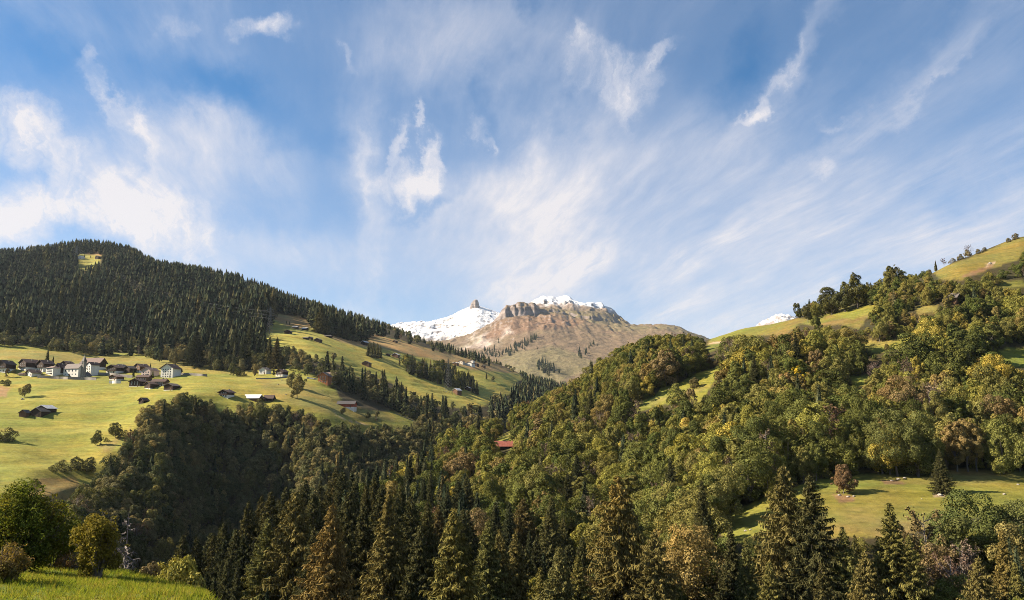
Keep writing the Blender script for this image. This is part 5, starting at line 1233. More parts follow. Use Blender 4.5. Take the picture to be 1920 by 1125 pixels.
def house(name, label, cat, group, u, v, wpx, hpx, layer=None, rot=0.0, gable='front', depth=1.0, rise=0.32, base=0.4, lower='white', upper='timber', roof='roof_brown', rows=(), win=(0.85, 1.1), framed=True, over=0.9, balcony=False, chimney=True, door=True, hip=False, sink=4.0, flank=True):
    x, y, z = (layer or LH).hit(u, v); k = y / FPX; w = wpx * k; h = hpx * k; d = w * depth; e = h * (1 - rise)
    root = link(name, None, None, (x, y, z), R(rot - ((24 if gable == 'front' else 5) if layer is None else 0))); root.empty_display_size = 0.5
    tag(root, label, cat, group)
    zb = e * base
    if zb > 0: MB().box(-w / 2, w / 2, 0, d, -sink, zb).build('base_wall', lower, root)
    m = MB(); p = 0.04 if zb > 0 else 0.0; z0 = zb if zb > 0 else -sink
    a, b = -w / 2 - p, w / 2 + p; f, bk = -p, d + p
    if hip: m.box(a, b, f, bk, z0, e)
    elif gable == 'front': m.prism([(a, z0), (b, z0), (b, e), (0, h - 0.12), (a, e)], 'y', f, bk)
    else: m.prism([(f, z0), (bk, z0), (bk, e), (d / 2, h - 0.12), (f, e)], 'x', a, b)
    m.build('upper_wall' if zb > 0 else 'wall', upper, root)
    r = MB(); th = 0.28
    if hip:
        o = over; rp = [(a - o, f - o, e), (b + o, f - o, e), (b + o, bk + o, e), (a - o, bk + o, e), (a + w * 0.25, d / 2, h), (b - w * 0.25, d / 2, h)]
        r.poly(rp, [(0, 1, 5, 4), (1, 2, 5), (2, 3, 4, 5), (3, 0, 4), (3, 2, 1, 0)])
    else:
        span, c0 = (w, 0) if gable == 'front' else (d, d / 2)
        sl = (h - e) / (span / 2); hs = span / 2 + over
        prof = [(c0 - hs, h - sl * hs), (c0, h), (c0 + hs, h - sl * hs), (c0 + hs, h - sl * hs + th), (c0, h + th), (c0 - hs, h - sl * hs + th)]
        if gable == 'front': r.prism(prof, 'y', f - over, bk + over * 0.7)
        else: r.prism(prof, 'x', a - over, b + over)
    ro = r.build('roof', roof, root)
    if chimney:
        cx, cyy = (w * 0.2, d * 0.55)
        zc = h - (abs(cx) if gable == 'front' else abs(cyy - d / 2)) * (h - e) / ((w if gable == 'front' else d) / 2)
        MB().box(cx - 0.4, cx + 0.4, cyy - 0.4, cyy + 0.4, zc - 0.6, zc + 1.3).build('chimney', 'stone', ro)
    for fz, n in rows:
        zz = fz * e; white_part = zz < zb - 0.3
        span = 0.80 * w if (fz < 0.95) else 0.42 * w
        for i in range(n):
            window(root, -span / 2 + span * (i + 0.5) / n, zz, win[0], win[1], 0.0 if white_part else -p, framed and not white_part)
        if flank and fz < 0.9:
            for i in range(max(1, int(d / 4))):
                window(root, -w / 2 - (0 if white_part else p), zz, win[0], win[1], d * (i + 0.5) / max(1, int(d / 4)), framed and not white_part, -1)
    if balcony:
        bz = zb + 0.02
        bl = MB().box(-w / 2 + 0.2, w / 2 - 0.2, -1.2, -0.05, bz, bz + 0.15); bl.box(-w / 2 + 0.2, w / 2 - 0.2, -1.2, -1.12, bz + 0.15, bz + 1.0); bl.build('balcony', upper if upper in ('timber', 'brown', 'orange') else 'brown', root)
    if door:
        MB().box(w * 0.28 - 0.5, w * 0.28 + 0.5, -0.07, 0.05, 0.02, 2.0).build('door', 'dark' if upper in ('timber',) and zb == 0 else 'brown', root)
    return root
V = 'village houses'
house('chalet', 'dark timber chalet on white base, first of the village and cut by the picture edge', 'house', V, 1, 698, 22, 23, rot=8, rows=((0.15, 3), (0.6, 4)), base=0.45, balcony=True)
house('chalet', 'tall dark timber chalet with white base and three light windows per floor', 'house', V, 41, 694, 24, 21, rot=-6, rows=((0.12, 3), (0.48, 3), (0.78, 3)), base=0.36, balcony=True, depth=1.1)
house('chalet', 'dark chalet with white base behind the low dark-roofed house', 'house', V, 74, 696, 21, 21, rot=-4, rows=((0.2, 3), (0.62, 3)), base=0.45, balcony=True)
house('house', 'white block house with tan roof and rows of small dark windows', 'house', V, 92, 703, 21, 17, rot=-3, hip=True, rise=0.22, upper='white', base=0, roof='roof_tan', rows=((0.12, 5), (0.45, 5), (0.76, 5)), framed=False, win=(1.0, 1.2), depth=0.7)
house('house', 'low house with wide dark roof and white walls in front of the village', 'house', V, 54, 705, 19, 12, rot=-10, gable='front', rise=0.45, upper='white', base=0, roof='roof_brown', rows=((0.3, 3),), framed=False, depth=0.9, over=1.4)
house('shed', 'long low dark-roofed shed attached beside the low house', 'shed', V, 41, 704, 13, 5, gable='side', rise=0.5, base=0, upper='cream', roof='roof_brown', depth=0.6, chimney=False)
house('chalet', 'dark brown chalet squeezed between the white block house and the church', 'house', V, 107, 702, 12, 21, rot=5, base=0.2, rows=((0.5, 2),), depth=1.2)
house('chalet', 'dark gabled chalet showing behind the church nave', 'house', V, 119, 690, 16, 13, base=0, rows=((0.5, 2),), rot=4)
house('chalet', 'big dark timber house with long pinkish-brown roof above the church', 'house', V, 169, 691, 37, 20, gable='side', rise=0.4, base=0.25, roof='roof_tan', rows=((0.5, 6),), depth=0.5, over=1.6, rot=-4)
house('house', 'white tall parish house with many small windows right beside the church tower', 'house', V, 165, 704, 14, 25, rot=-6, rise=0.2, base=0, upper='white', roof='roof_brown', rows=((0.1, 2), (0.32, 2), (0.54, 2), (0.76, 2)), framed=False, win=(1.0, 1.3), depth=1.2, over=0.6)
house('chapel', 'small dark-roofed annexe at the foot of the church tower', 'chapel', V, 158, 708, 14, 10, rise=0.6, base=0, upper='white', roof='slate', depth=0.6, chimney=False, door=False)
house('chalet', 'dark chalet with white ground floor, first one past the church wall', 'house', V, 208, 700, 23, 16, rot=6, base=0.42, rows=((0.15, 3), (0.6, 4)), balcony=True)
house('house', 'pale white gabled house behind the chalets', 'house', V, 220, 697, 15, 14, upper='white', base=0, roof='roof_grey', rows=((0.3, 2), (0.65, 2)), framed=False)
house('barn', 'plain dark barn between the village chalets', 'barn', V, 237, 699, 15, 13, base=0, chimney=False, roof='roof_old')
house('chalet', 'dark brown chalet with light windows behind the conifer', 'house', V, 256, 698, 19, 16, upper='brown', base=0.3, rows=((0.42, 3), (0.72, 3)), rot=-8, balcony=True)
house('house', 'pinkish stone house with its gable to the valley', 'house', V, 273, 706, 21, 17, upper='pink', base=0, roof='roof_tan', rows=((0.2, 3), (0.6, 3)), framed=False, rot=5, depth=1.1)
house('apartment_house', 'tall white apartment house with four window rows and dark red-brown roof', 'house', V, 312, 708, 26, 26, upper='white', base=0, rise=0.3, roof='roof_brown', rows=((0.06, 4), (0.3, 4), (0.54, 4), (0.78, 4)), framed=False, win=(0.85, 1.15), rot=10, depth=0.9, over=1.3)
house('shed', 'dark timber annexe against the apartment house', 'shed', V, 331, 702, 10, 10, base=0, chimney=False, gable='side')
house('house', 'small brown house perched on the white garden wall', 'house', V, 211, 713, 18, 10, upper='brown', base=0.3, roof='roof_tan', rows=((0.55, 3),), rot=4)
house('chalet', 'black timber chalet with light windows, lowest corner of the lower cluster', 'house', V, 252, 725, 22, 15, base=0.12, rows=((0.35, 3), (0.68, 3)), rot=14)
house('chalet', 'dark reddish chalet with broad roof at the top of the lower cluster', 'house', V, 266, 715, 24, 12, upper='brown', base=0, roof='roof_brown', gable='side', depth=0.6, rows=((0.4, 4),))
house('barn', 'black barn with pointed roof in the middle of the lower cluster', 'barn', V, 276, 729, 18, 13, base=0.15, chimney=False, rot=-8)
house('house', 'brown and white house with reddish roof in the lower cluster', 'house', V, 296, 724, 25, 13, gable='side', depth=0.6, upper='brown', base=0.35, roof='roof_brown', rows=((0.5, 5),))
house('house', 'white narrow house end in the lower cluster', 'house', V, 306, 720, 8, 9, upper='white', base=0, roof='roof_brown', rows=((0.4, 1),), framed=False)
house('barn', 'wide dark barn, last of the lower cluster', 'barn', V, 315, 732, 20, 13, base=0.12, chimney=False, roof='roof_old', rot=6)
# church
def church():
    x, y, z = LH.hit(132, 706); k = y / FPX; root = link('church', None, None, (x, y, z), R(-20)); tag(root, 'white village church with long brown roof and slim dark pointed tower', 'church')
    w, h, e, d = 37 * k, 24 * k, 15.5 * k, 17 * k
    MB().prism([(0, -4), (d, -4), (d, e), (d / 2, h - 0.15), (0, e)], 'x', -w / 2, w / 2).build('nave', 'white', root)
    sl = (h - e) / (d / 2); hs = d / 2 + 0.6
    MB().prism([(d / 2 - hs, h - sl * hs), (d / 2, h), (d / 2 + hs, h - sl * hs), (d / 2 + hs, h - sl * hs + 0.3), (d / 2, h + 0.3), (d / 2 - hs, h - sl * hs + 0.3)], 'x', -w / 2 - 0.5, w / 2 + 0.4).build('roof', 'roof_grey', root)
    for i in range(4):
        window(root, -w * 0.36 + w * 0.23 * i, e * 0.60, 1.1, 1.9, 0, False)
        window(root, -w * 0.36 + w * 0.23 * i, e * 0.20, 0.8, 1.1, 0, False)
    for yy in (0.3, 0.7): window(root, -w / 2, e * 0.5, 0.9, 1.8, d * yy, False, -1)
    a = w / 2 + 0.3; tw = 6.0 * k; th = 28 * k
    MB().box(a, a + tw, d * 0.3, d * 0.3 + tw, -4, th).build('tower', 'stone', root)
    sp = MB(); o = 0.3; cx, cyy = a + tw / 2, d * 0.3 + tw / 2
    sp.poly([(a - o, d * 0.3 - o, th), (a + tw + o, d * 0.3 - o, th), (a + tw + o, d * 0.3 + tw + o, th), (a - o, d * 0.3 + tw + o, th), (cx, cyy, th + 12 * k)], [(0, 1, 4), (1, 2, 4), (2, 3, 4), (3, 0, 4), (3, 2, 1, 0)])
    spi = sp.build('spire', 'slate', root)
    MB().box(cx - 0.08, cx + 0.08, cyy - 0.08, cyy + 0.08, th + 12 * k - 0.2, th + 12 * k + 1.6).box(cx - 0.5, cx + 0.5, cyy - 0.08, cyy + 0.08, th + 12 * k + 0.8, th + 12 * k + 1.0).build('cross', 'slate', spi)
    window(root, cx, th * 0.84, 0.8, 1.5, d * 0.3, False); window(root, cx, th * 0.55, 0.6, 0.9, d * 0.3, False)
    MB().box(-w * 0.08 - 0.8, -w * 0.08 + 0.8, -0.08, 0.05, 0, 2.6).build('door', 'brown', root)
church()
# along the road and on the meadows
M2 = 'houses scattered over the meadows'
house('house', 'small white gabled house by the road below the forest', 'house', M2, 492, 702, 16, 13, upper='white', base=0, roof='roof_grey', rows=((0.25, 2), (0.6, 2)), framed=False, rot=8)
house('chalet', 'dark chalet with white base next to the road-side conifer', 'house', M2, 523, 706, 16, 14, base=0.4, rows=((0.2, 3), (0.62, 3)))
house('chalet', 'large orange timber chalet, larger of two gables, with balconies', 'house', M2, 605, 718, 19, 20, upper='orange', base=0.0, roof='roof_tan', rows=((0.1, 3), (0.42, 3), (0.74, 3)), rot=14, balcony=False, over=1.3)
house('chalet', 'orange timber wing with flat gable joined to the large orange chalet', 'house', M2, 620, 717, 15, 19, upper='orange', base=0.15, lower='white', roof='roof_tan', rows=((0.12, 2), (0.42, 2), (0.74, 2)), rot=10, gable='side', rise=0.2)
house('chalet', 'lone dark chalet with white base at the edge of the gorge woods', 'house', M2, 419, 744, 19, 13, base=0.4, rows=((0.15, 3), (0.6, 3)), rot=6, over=1.3, balcony=True)
house('shed', 'long low shed with pale tin roof behind the gorge trees', 'shed', M2, 471, 750, 30, 10, gable='side', base=0, upper='brown', roof='roof_tin', rise=0.55, depth=0.5, chimney=False, rot=-6)
house('barn', 'dark barn at the end of the long tin-roofed shed', 'barn', M2, 503, 753, 16, 12, gable='side', base=0, roof='roof_brown', rise=0.4, depth=0.6, chimney=False)
house('barn', 'red-sided barn with long dark roof and white base on the lower pasture', 'barn', M2, 648, 764, 32, 12, gable='side', base=0.16, upper='red', roof='slate', rise=0.42, depth=0.5, chimney=False, rot=-2, rows=())
HB = 'hay barns on the slopes'
for u, v, w, h, kw, lab in [
 (264, 757, 12, 11, dict(), 'small black hay hut alone on the meadow below the village'), (42, 782, 14, 13, dict(rot=20, upper='brown', roof='roof_old'), 'small brown barn, smallest of three on the meadow near the picture edge'), (67, 781, 21, 16, dict(rot=12, roof='roof_old'), 'black barn, front one of the pair on the meadow'), (77, 775, 24, 15, dict(rot=12, roof='roof_tin', upper='timber'), 'large barn with pale roof edge, behind the black one on the meadow'),
 (538, 626, 11, 8, dict(rot=15, roof='roof_old'), 'dark hay barn nearest to the pylon on the upper meadow'), (552, 616, 9, 4.5, dict(gable='side', roof='roof_tin'), 'low tin-roofed hay hut high on the upper meadow'), (570, 619, 9, 5, dict(gable='side', roof='roof_tin', rot=-8), 'second low tin-roofed hay hut high on the upper meadow'),
 (572, 636, 9, 4, dict(gable='side', roof='roof_old'), 'flat old hay hut beside a tiny one on the upper meadow'), (580, 636, 7, 5, dict(roof='roof_old'), 'tiny gabled hut touching the flat old one on the upper meadow'), (594, 641, 11, 7, dict(rot=10, roof='roof_old'), 'square dark hay barn in the middle of the upper meadow'), (614, 632, 12, 4, dict(gable='side', roof='roof_old'), 'long low hut at the brow of the upper meadow'),
 (680, 646, 10, 7, dict(roof='roof_tin', rot=-10), 'tin-roofed hut between the forest edge and the spruce clump'), (685, 686, 14, 9, dict(rot=14, roof='roof_old', upper='brown'), 'brown gabled hay barn below the spruce clump'), (685, 703, 8, 5, dict(roof='roof_tin'), 'little roof peeping out of the woods below the brown gabled barn'),
 (739, 642, 7, 4, dict(roof='roof_old'), 'tiny hut high on the brown slope under the ridge forest'), (740, 670, 12, 8, dict(rot=10, roof='roof_tin', upper='brown'), 'brown barn with light roof beside the stout lone spruce'), (726, 667, 6, 4, dict(roof='roof_old'), 'tiny dark hut next to the brown light-roofed barn'),
 (853, 738, 12, 10, dict(rot=-14, roof='roof_tin', upper='brown'), 'brown barn with pale roof at the foot of the valley pylon'), (876, 732, 10, 7, dict(rot=10, roof='roof_tin'), 'small tin-roofed barn beyond the pylon, at the wood edge'), (905, 689, 6, 4, dict(roof='roof_old'), 'small dark hut on the far meadow under the hamlet'),
 (149, 486, 8, 7, dict(upper='white', roof='roof_tin'), 'tiny white hut on the hilltop clearing'), (181, 486, 9, 7, dict(roof='roof_old'), 'tiny dark hut on the hilltop clearing'),
]:
    kw = dict(base=0, chimney=False, over=0.7, upper='timber', **{**dict(rise=0.38), **{a: b for a, b in kw.items() if a != 'upper'}}) | ({'upper': kw['upper']} if 'upper' in kw else {})
    house('hay_barn', lab, 'barn', HB, u, v, w, h, **kw)
HM2 = 'houses of the far hamlet'
for u, v, w, h, up, rf, lab in [(852, 684, 9, 5, 'brown', 'roof_tin', 'brown house, first of the far hamlet under the ridge forest'), (863, 682, 10, 6, 'cream', 'roof_brown', 'cream house with brown roof in the far hamlet'), (878, 686, 14, 7, 'white', 'roof_brown', 'largest white house of the far hamlet'), (890, 686, 9, 6, 'timber', 'roof_old', 'dark house at the end of the far hamlet'), (884, 680, 7, 5, 'white', 'roof_tan', 'small white house above the largest one in the far hamlet')]:
    house('house', lab, 'house', HM2, u, v, w, h, upper=up, base=0, roof=rf, rows=((0.4, 2),), framed=False, over=0.6, chimney=False, door=False)
RB = 'barns on the sunny slope'
house('hut', 'small reddish timber hut at the top of the steep clearing', 'hut', RB, 1311, 692, 13, 14, layer=RH, upper='brown', base=0, roof='roof_old', rows=((0.45, 1),), win=(0.7, 0.8), chimney=False, rot=-18, rise=0.4, over=0.6)
house('barn', 'dark barn with long red tin roof among the trees', 'barn', RB, 946, 843, 31, 15, layer=RH, gable='side', base=0, roof='roof_red', rise=0.5, chimney=False, rot=8, depth=0.5)
house('barn', 'brown barn with steep weathered roof half hidden by trees under the top meadow', 'barn', RB, 1800, 566, 24, 18, layer=RH, upper='brown', base=0, roof='roof_old', rise=0.5, chimney=False, rot=35, depth=0.8)
house('shed', 'long pale shed half hidden by trees on the upper slope', 'shed', RB, 1812, 613, 24, 8, layer=RH, gable='side', upper='cream', base=0, roof='roof_tin', rise=0.35, chimney=False, depth=0.4, door=False)

# ------------------------------------------------------------------ garden and road walls
def wall(label, pts, hm, mat='stone', layer=None, th=0.6):
    P = []
    n = 14
    for (u0, v0), (u1, v1) in zip(pts[:-1], pts[1:]):
        for i in range(n): P.append((layer or LH).hit(u0 + (u1 - u0) * i / n, v0 + (v1 - v0) * i / n))
    P.append((layer or LH).hit(*pts[-1]))
    vs, fs = [], []
    for x, y, z in P: vs += [(x, y, z - 1.5), (x, y, z + hm), (x, y + th, z + hm), (x, y + th, z - 1.5)]
    for i in range(len(P) - 1):
        a = 4 * i; b = a + 4
        fs += [(a, b, b + 1, a + 1), (a + 1, b + 1, b + 2, a + 2), (a + 2, b + 2, b + 3, a + 3)]
    fs += [(0, 1, 2, 3), (len(vs) - 4, len(vs) - 1, len(vs) - 2, len(vs) - 3)]
    m = MB(); m.v = vs; m.f = fs
    return tag(m.build('retaining_wall', mat), label, 'wall', 'retaining walls of the village')
wall('long dark stone retaining wall under the church', [(69, 708), (110, 711), (150, 712), (180, 713)], 2.4)
wall('sloping stone wall along the road behind the chalets', [(172, 703), (205, 704), (248, 709)], 2.6)
wall('pale garden wall under the small brown house', [(204, 719), (226, 719)], 2.4, 'white')
wall('grey wall along the road past the apartment house', [(335, 703), (360, 704), (388, 706)], 2.2)
wall('low grey wall below the road-side houses', [(480, 711), (510, 711), (538, 708)], 1.2)

# ------------------------------------------------------------------ pylons and lines
def pylon(label, u, v, hpx, layer=None, rot=0):
    x, y, z = (layer or LH).hit(u, v); h = hpx * y / FPX
    root = link('pylon', None, None, (x, y, z), rot); tag(root, label, 'pylon', 'steel lattice pylons')
    r = 0.0032 * h
    def bar(a, b, q=1.0): return tube([a, ((a[0] + b[0]) / 2, (a[1] + b[1]) / 2, (a[2] + b[2]) / 2), b], [r * q] * 3, 4)
    wd = lambda f: h * (0.085 * (1 - f) ** 1.3 + 0.012)
    for sx in (-1, 1):
        for sy in (-1, 1):
            pts = [(sx * wd(f), sy * wd(f), h * f - (2 if f == 0 else 0)) for f in np.linspace(0, 1, 7)]
            v_, f_ = tube(pts, [r * 1.3] * 7, 4); link('leg', mesh_np('leg', v_, f_, [B['steel']]), root)
    br = []
    fs = np.linspace(0.0, 0.98, 12)
    for f0, f1 in zip(fs[:-1], fs[1:]):
        a, b = wd(f0), wd(f1)
        for (p, q) in (((-1, -1), (1, -1)), ((1, -1), (1, 1)), ((1, 1), (-1, 1)), ((-1, 1), (-1, -1))):
            br.append(bar((p[0] * a, p[1] * a, h * f0), (q[0] * b, q[1] * b, h * f1), 0.7)); br.append(bar((q[0] * a, q[1] * a, h * f0), (p[0] * b, p[1] * b, h * f1), 0.7))
    v_, f_ = join(br); link('bracing', mesh_np('bracing', v_, f_, [B['steel']]), root)
    ends = []
    for f, L in ((0.66, 0.16), (0.78, 0.20), (0.90, 0.14)):
        parts = [bar((-L * h, 0, h * f), (L * h, 0, h * f), 1.1), bar((-L * h, 0, h * f), (0, 0, h * (f + 0.045)), 0.8), bar((L * h, 0, h * f), (0, 0, h * (f + 0.045)), 0.8)]
        v_, f_ = join(parts); link('cross_arm', mesh_np('cross_arm', v_, f_, [B['steel']]), root)
        for sg in (-1, 1):
            cr, sr = math.cos(rot), math.sin(rot); ends.append(Vector((x + sg * L * h * cr, y + sg * L * h * sr, z + h * f)))
            v_, f_ = tube([(sg * L * h, 0, h * f), (sg * L * h, 0, h * f - 1.2), (sg * L * h, 0, h * f - 2.4)], [r * 1.2] * 3, 4); link('insulator', mesh_np('insulator', v_, f_, [B['steel']]), root)
    return ends
e1 = pylon('lattice pylon on the hilltop beside the clearing', 141, 500, 42, rot=R(70))
e2 = pylon('tall lattice pylon at the corner of the upper meadow', 505, 630, 56, rot=R(60))
e3 = pylon('lattice pylon in the valley beside the spruce band', 840, 738, 66, rot=R(50))
def line(a, b, label, sag, group):
    n = 24; P = [a + (b - a) * (i / n) - Vector((0, 0, sag * 4 * (i / n) * (1 - i / n) + 2.4)) for i in range(n + 1)]
    v_, f_ = tube([tuple(p) for p in P], [0.04] * (n + 1), 4)
    tag(link('power_line', mesh_np('power_line', v_, f_, [B['wire']])), label, 'power line', group)
NM = ['lower near', 'lower far', 'middle near', 'middle far', 'upper near', 'upper far']
for i in range(6):
    line(e1[i], e1[i] + Vector((-520, -160, 10)), f'{NM[i]} wire running out of the picture from the hilltop pylon', 16, 'wires beyond the hilltop pylon')
    line(e1[i], e2[i], f'{NM[i]} wire from the hilltop pylon down to the upper meadow pylon', 26, 'wires from the hilltop to the upper meadow')
    line(e2[i], e3[i], f'{NM[i]} wire from the upper meadow pylon to the valley pylon', 18, 'wires from the upper meadow to the valley')

# ------------------------------------------------------------------ parked cars and loose rocks
def car(label, u, v, rot):
    x, y, z = LH.hit(u, v); root = link('parked_car', None, None, (x, y, z + 0.05), R(rot)); tag(root, label, 'car', 'cars parked by the orange chalet')
    MB().prism([(-2.1, 0.3), (2.1, 0.3), (2.15, 0.75), (1.2, 0.95), (-2.0, 0.98), (-2.15, 0.7)], 'y', -0.85, 0.85).build('body', 'carpaint', root)
    MB().prism([(-1.85, 0.97), (1.0, 0.94), (0.35, 1.45), (-1.4, 1.47)], 'y', -0.74, 0.74).build('cabin', 'glass', root)
    MB().prism([(-1.42, 1.47), (0.37, 1.45), (0.30, 1.52), (-1.35, 1.54)], 'y', -0.74, 0.74).build('roof', 'carpaint', root)
    for sx in (-1.3, 1.3):
        for sy in (-0.8, 0.8):
            v_, f_ = tube([(sx, sy - 0.1, 0.32), (sx, sy, 0.32), (sx, sy + 0.1, 0.32)], [0.32] * 3, 10); link('wheel', mesh_np('wheel', v_, f_, [B['tyre']]), root)
car('white car parked nearest to the orange chalet', 592, 712, 5); car('white car parked second from the orange chalet', 585, 711, -3); car('white car parked farthest from the orange chalet', 579, 710, 8)
def rock(label, u, v, wpx, layer, group, mat='rock'):
    x, y, z = layer.hit(u, v); w = wpx * y / FPX; g = np.random.default_rng(int(u * 7 + v))
    import bmesh
    bm = bmesh.new(); bmesh.ops.create_icosphere(bm, subdivisions=2, radius=w / 2)
    for q in bm.verts:
        q.co *= 1 + g.uniform(-0.22, 0.22); q.co.z *= 0.62
    me = bpy.data.meshes.new('boulder'); bm.to_mesh(me); bm.free(); me.materials.append(B[mat])
    tag(link('boulder', me, None, (x, y, z + w * 0.1), g.uniform(0, 6)), label, 'rock', group)
for i, (u, v, w, lab) in enumerate([(42, 749, 6, 'pale boulder under the lone round tree'), (528, 713, 3.5, 'small pale rock on the meadow below the road, upper'), (521, 721, 3, 'small dark rock on the meadow below the road, lower'), (536, 740, 3, 'pale stone on the meadow near the tall poplar-like tree')]):
    rock(lab, u, v, w, LH, 'rocks on the village meadow')
for u, v, w, lab in [(1275, 731, 4, 'pale stone in the hut clearing, upper'), (1254, 730, 3, 'pale stone in the hut clearing, middle'), (1267, 732, 3, 'pale stone in the hut clearing, right of the middle one'), (1197, 755, 3, 'pale stone in the hut clearing, lowest'), (1574, 929, 6, 'pale flat rock under the rust-brown small tree'), (1590, 932, 6, 'smaller rock beside the flat one under the rust-brown tree'), (1601, 931, 5, 'rock at the shadow end of the rust-brown tree'), (1672, 902, 6, 'pale rock at the foot of the tall bare-trunked tree'), (1684, 899, 6, 'grey rock beside the pale one at the bare-trunked tree'), (1696, 897, 6, 'rock in the shade of the two-stemmed tree'), (1763, 929, 9, 'broad pale rock at the foot of the lone spruce'), (1883, 927, 5, 'white stone on the lower meadow toward the picture edge'), (1909, 909, 5, 'white stone at the upper edge of the lower meadow'), (1728, 936, 3, 'tiny stone on the open lower meadow'),
  (1398, 996, 6, 'pale rock at the lower meadow corner, first'), (1407, 994, 5, 'pale rock at the lower meadow corner, second'), (1856, 495, 7, 'pale rock outcrop on the top meadow'), (1740, 605, 8, 'pale rock showing between the trees of the upper slope')]:
    rock(lab, u, v, w, RH, 'rocks on the sunny slope')

# ================================================================== foreground: bushes, dead spruce, grass
def leaves(P, N, size, g):
    """Pointed leaves: folded diamonds."""
    n = len(P); t = unit(np.cross(N, g.normal(size=(n, 3)))); b = np.cross(N, t); s = size[:, None]
    v = np.stack([P - t * s * 0.5, P + b * s * 0.30 + N * s * 0.06, P + t * s * 0.55, P - b * s * 0.30 + N * s * 0.06], 1).reshape(-1, 3)
    return v, np.arange(4 * n).reshape(n, 4)
def hazel(label, u, v, wm, hm, nleaf, seed, col, leaf=0.10, mat=None, bare=0.0, dz=0.0):
    g = np.random.default_rng(seed); x, y, z = hit_near(u, v); wm *= y / FPX; hm *= y / FPX; leaf *= (y / 40) ** 0.5
    root = link('hazel_bush', None, None, (x, y, z - 0.05 + dz)); tag(root, label, 'bush', 'bushes on the near meadow')
    st_, tips = [], []
    for i in range(38):
        a = g.uniform(0, 6.28); r = wm / 2 * g.uniform(0.15, 1.0) ** 0.7; hh = hm * (1.0 - 0.55 * (r / (wm / 2)) ** 2) * g.uniform(0.7, 1.0)
        b = np.array([math.cos(a) * 0.25 * g.random(), math.sin(a) * 0.25 * g.random(), -0.1]); e = np.array([math.cos(a) * r, math.sin(a) * r, hh]); m = (b + e) / 2 + np.array([-math.cos(a), -math.sin(a), 1.0]) * r * 0.12
        st_.append(tube([b, m, e], [0.035, 0.022, 0.006], 5)); tips.append((b, m, e))
        for q in range(9):
            f = g.uniform(0.3, 1.0); p = b + (m - b) * min(2 * f, 1) + (e - m) * max(2 * f - 1, 0); d = unit(e - b) * 0.5 + g.normal(0, 0.5, 3) + np.array([math.cos(a), math.sin(a), 0.2]) * 0.3; L = wm * 0.16 * g.uniform(0.5, 1.2)
            p2 = p + unit(d) * L; st_.append(tube([p, (p + p2) / 2 + np.array([0, 0, 0.03]), p2], [0.010, 0.007, 0.003], 3)); tips.append((p, (p + p2) / 2, p2))
    v_, f_ = join(st_); link('stem', mesh_np('hazel_stems', v_, f_, [M_BARK], True), root)
    # leaves: rounded bunches over the stems, and a few shoots standing above them
    nl = 46; dl = unit(g.normal(size=(nl, 3)) + np.array([0, 0, 0.05])); kk = g.uniform(0.35, 0.86, (nl, 1))
    C = dl * kk * np.array([wm / 2, wm / 2, hm * 0.52]) + np.array([0, 0, hm * 0.46]); rl = min(wm, hm) * 0.5 * g.uniform(0.16, 0.42, nl)
    li = g.choice(nl, nleaf, p=rl ** 2 / (rl ** 2).sum()); dd = unit(g.normal(size=(nleaf, 3)) + 0.5 * unit(C[li] - np.array([0, 0, hm * 0.4])))
    P = C[li] + dd * (rl[li] * g.uniform(0.55, 1.12, nleaf))[:, None]
    T = np.array(tips); k = int(nleaf * 0.18); ti = g.integers(0, len(T), k); f = g.uniform(0.3, 1.05, k)[:, None]
    P[:k] = T[ti, 1] + (T[ti, 2] - T[ti, 1]) * f + g.normal(0, 0.05, (k, 3)); dd[:k] = unit(g.normal(size=(k, 3)))
    ok = P[:, 2] > 0.05; P, dd = P[ok], dd[ok]
    N = unit(dd * 0.8 + g.normal(0, 0.45, P.shape) + np.array([0, 0, 0.3]))
    v_, f_ = leaves(P, N, leaf * g.uniform(0.6, 1.25, len(P)), g)
    c = link('crown', mesh_np('hazel_leaves', v_, f_, [mat or M_HAZEL]), root); c.color = (*col, 1)
    return root
hazel('large dark green hazel bush at the near meadow edge, cut by the picture edge', 34, 1074, 190, 168, 21000, 1, (0.088, 0.112, 0.024), 0.135)
hazel('hazel bush mostly beyond the picture edge beside the large one', -70, 1066, 150, 130, 13000, 2, (0.11, 0.13, 0.025), 0.135)
hazel('hazel bush at the back of the large one, toward the golden bush', 96, 1062, 110, 92, 9000, 6, (0.085, 0.105, 0.024), 0.13)
hazel('rounded golden-green hazel bush alone on the near meadow', 178, 1088, 84, 130, 11000, 3, (0.165, 0.148, 0.034), 0.125)
hazel('small brownish bush low at the picture edge of the near meadow', 6, 1092, 76, 72, 6000, 4, (0.16, 0.135, 0.05), 0.08)
hazel('low brown bramble between the two larger bushes', 130, 1070, 60, 34, 2800, 5, (0.13, 0.085, 0.038), 0.07)
for u, vt, H, col, lab, va in [(285, 1046, 9, (0.145, 0.145, 0.038), 'yellow-green shrub beyond the meadow edge, first', 0), (318, 1038, 10, (0.15, 0.15, 0.036), 'yellow-green shrub beyond the meadow edge, tallest of three', 1), (350, 1050, 9, (0.13, 0.13, 0.035), 'yellow-green shrub beyond the meadow edge, last before the spruces', 2), (262, 1052, 8, (0.12, 0.10, 0.05), 'brownish shrub at the foot of the dead spruce', 1)]:
    s, t = st(u, vt); Y = 62.0; z = float(ground_z(s * Y, Y)); h = t * Y - z
    tt = dict(x=s * Y, y=Y, z=z, h=h, rot=u, wide=0.5, k=BRD_NEAR[va], color=(*col, 1)); place_tree(tt, 'shrub', lab, 'shrub', 'shrubs beyond the near meadow')
s, t = st(240, 950); Y = 78.0; z = float(ground_z(s * Y, Y))
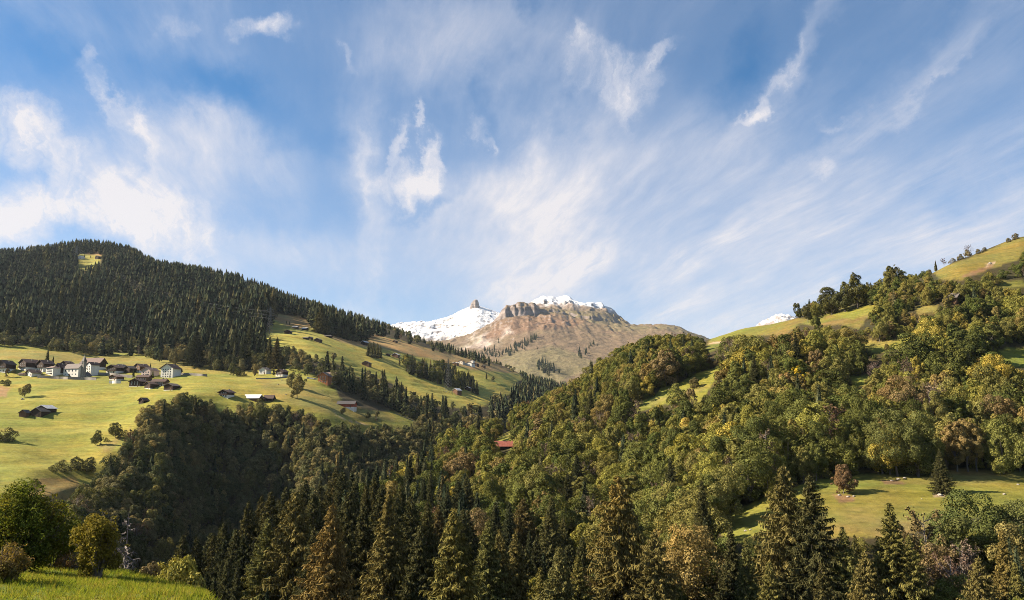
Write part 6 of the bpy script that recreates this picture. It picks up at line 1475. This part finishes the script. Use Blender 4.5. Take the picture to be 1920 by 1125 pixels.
place_tree(dict(x=s * Y, y=Y, z=z, h=t * Y - z, rot=0.4, wide=0.8, k=DEADS, color=(1, 1, 1, 1)), 'dead_spruce', 'dead grey leafless spruce standing behind the golden hazel bush', 'dead tree', None)
for u, vt, h0, lab in [(150, 975, 20, 'dark spruce hidden behind the golden hazel bush'), (130, 1000, 16, 'small dark spruce behind the gap between the hazel bushes')]:
    s, t = st(u, vt); Y = 125.0; z = float(ground_z(s * Y, Y)); place_tree(dict(x=s * Y, y=Y, z=z, h=t * Y - z, rot=u, wide=1.0, k=SPR_NEAR[2], color=(*DKS, 1)), 'spruce_tree', lab, 'spruce', 'single spruces')

# grass of the near meadow
g = np.random.default_rng(77)
M_GRASS = leaf_material('grass_blades', [(0.0, (0.115, 0.165, 0.022)), (0.6, (0.16, 0.19, 0.03)), (1.0, (0.24, 0.21, 0.055))], 0.4, 0.35, (1.3, 1.05, 0.8), 0.5)
def tuft(seed):
    g = np.random.default_rng(seed); n = 11; a = g.uniform(0, 6.28, n); r = g.uniform(0, 0.09, n)
    p = np.stack([np.cos(a) * r, np.sin(a) * r, np.full(n, -0.01)], 1); d = unit(np.stack([np.cos(a) * 0.5, np.sin(a) * 0.5, np.ones(n)], 1) + g.normal(0, 0.25, (n, 3)))
    return sprays(p, d, g.uniform(0.07, 0.20, n), np.full(n, 0.008), np.full(n, 0.002), unit(g.normal(size=(n, 3))))
class Tuft:
    def __init__(s, i): s.o = bpy.data.objects.new('tuft_source', mesh_np('tuft', *tuft(i), [M_GRASS])); s.o.color = (1, 1, 1, 0)
    def src(s): return s.o
n = 60000
yy = g.uniform(8, 60, n); ss = g.uniform(-0.80, 0.80, n); xx = ss * yy
k = (yy < np.interp(ss, edge_s, edge_y) + 3) & ((ss < -0.25) | (ss > 0.45))
xx, yy = xx[k], yy[k]
gr = gn_instances('grass', np.stack([xx, yy, z_near(xx, yy)], 1), g.uniform(0.6, 1.5, len(xx)) * (1 + 0.6 * fbm(xx / 2.5, yy / 2.5, 2, 401)), g.uniform(0, 6.28, len(xx)), [Tuft(1), Tuft(2), Tuft(3)], 'short green grass of the near meadow')
gr['category'] = 'grass'

# ================================================================== air
hz = MB().box(-12000, 12000, -1500, 12000, -425, 1480).build('haze', plain_material('haze', (1, 1, 1), (1, 1, 1)))
m = hz.data.materials[0]; t = NT(m.node_tree); t.n.clear()
o = t.new('ShaderNodeOutputMaterial'); pv = t.new('ShaderNodeVolumePrincipled')
pv.inputs['Color'].default_value = (0.78, 0.88, 1.0, 1); pv.inputs['Density'].default_value = 1.6e-5; pv.inputs['Anisotropy'].default_value = 0.2
t.l.new(pv.outputs[0], o.inputs['Volume'])
tag(hz, None, kind='stuff')
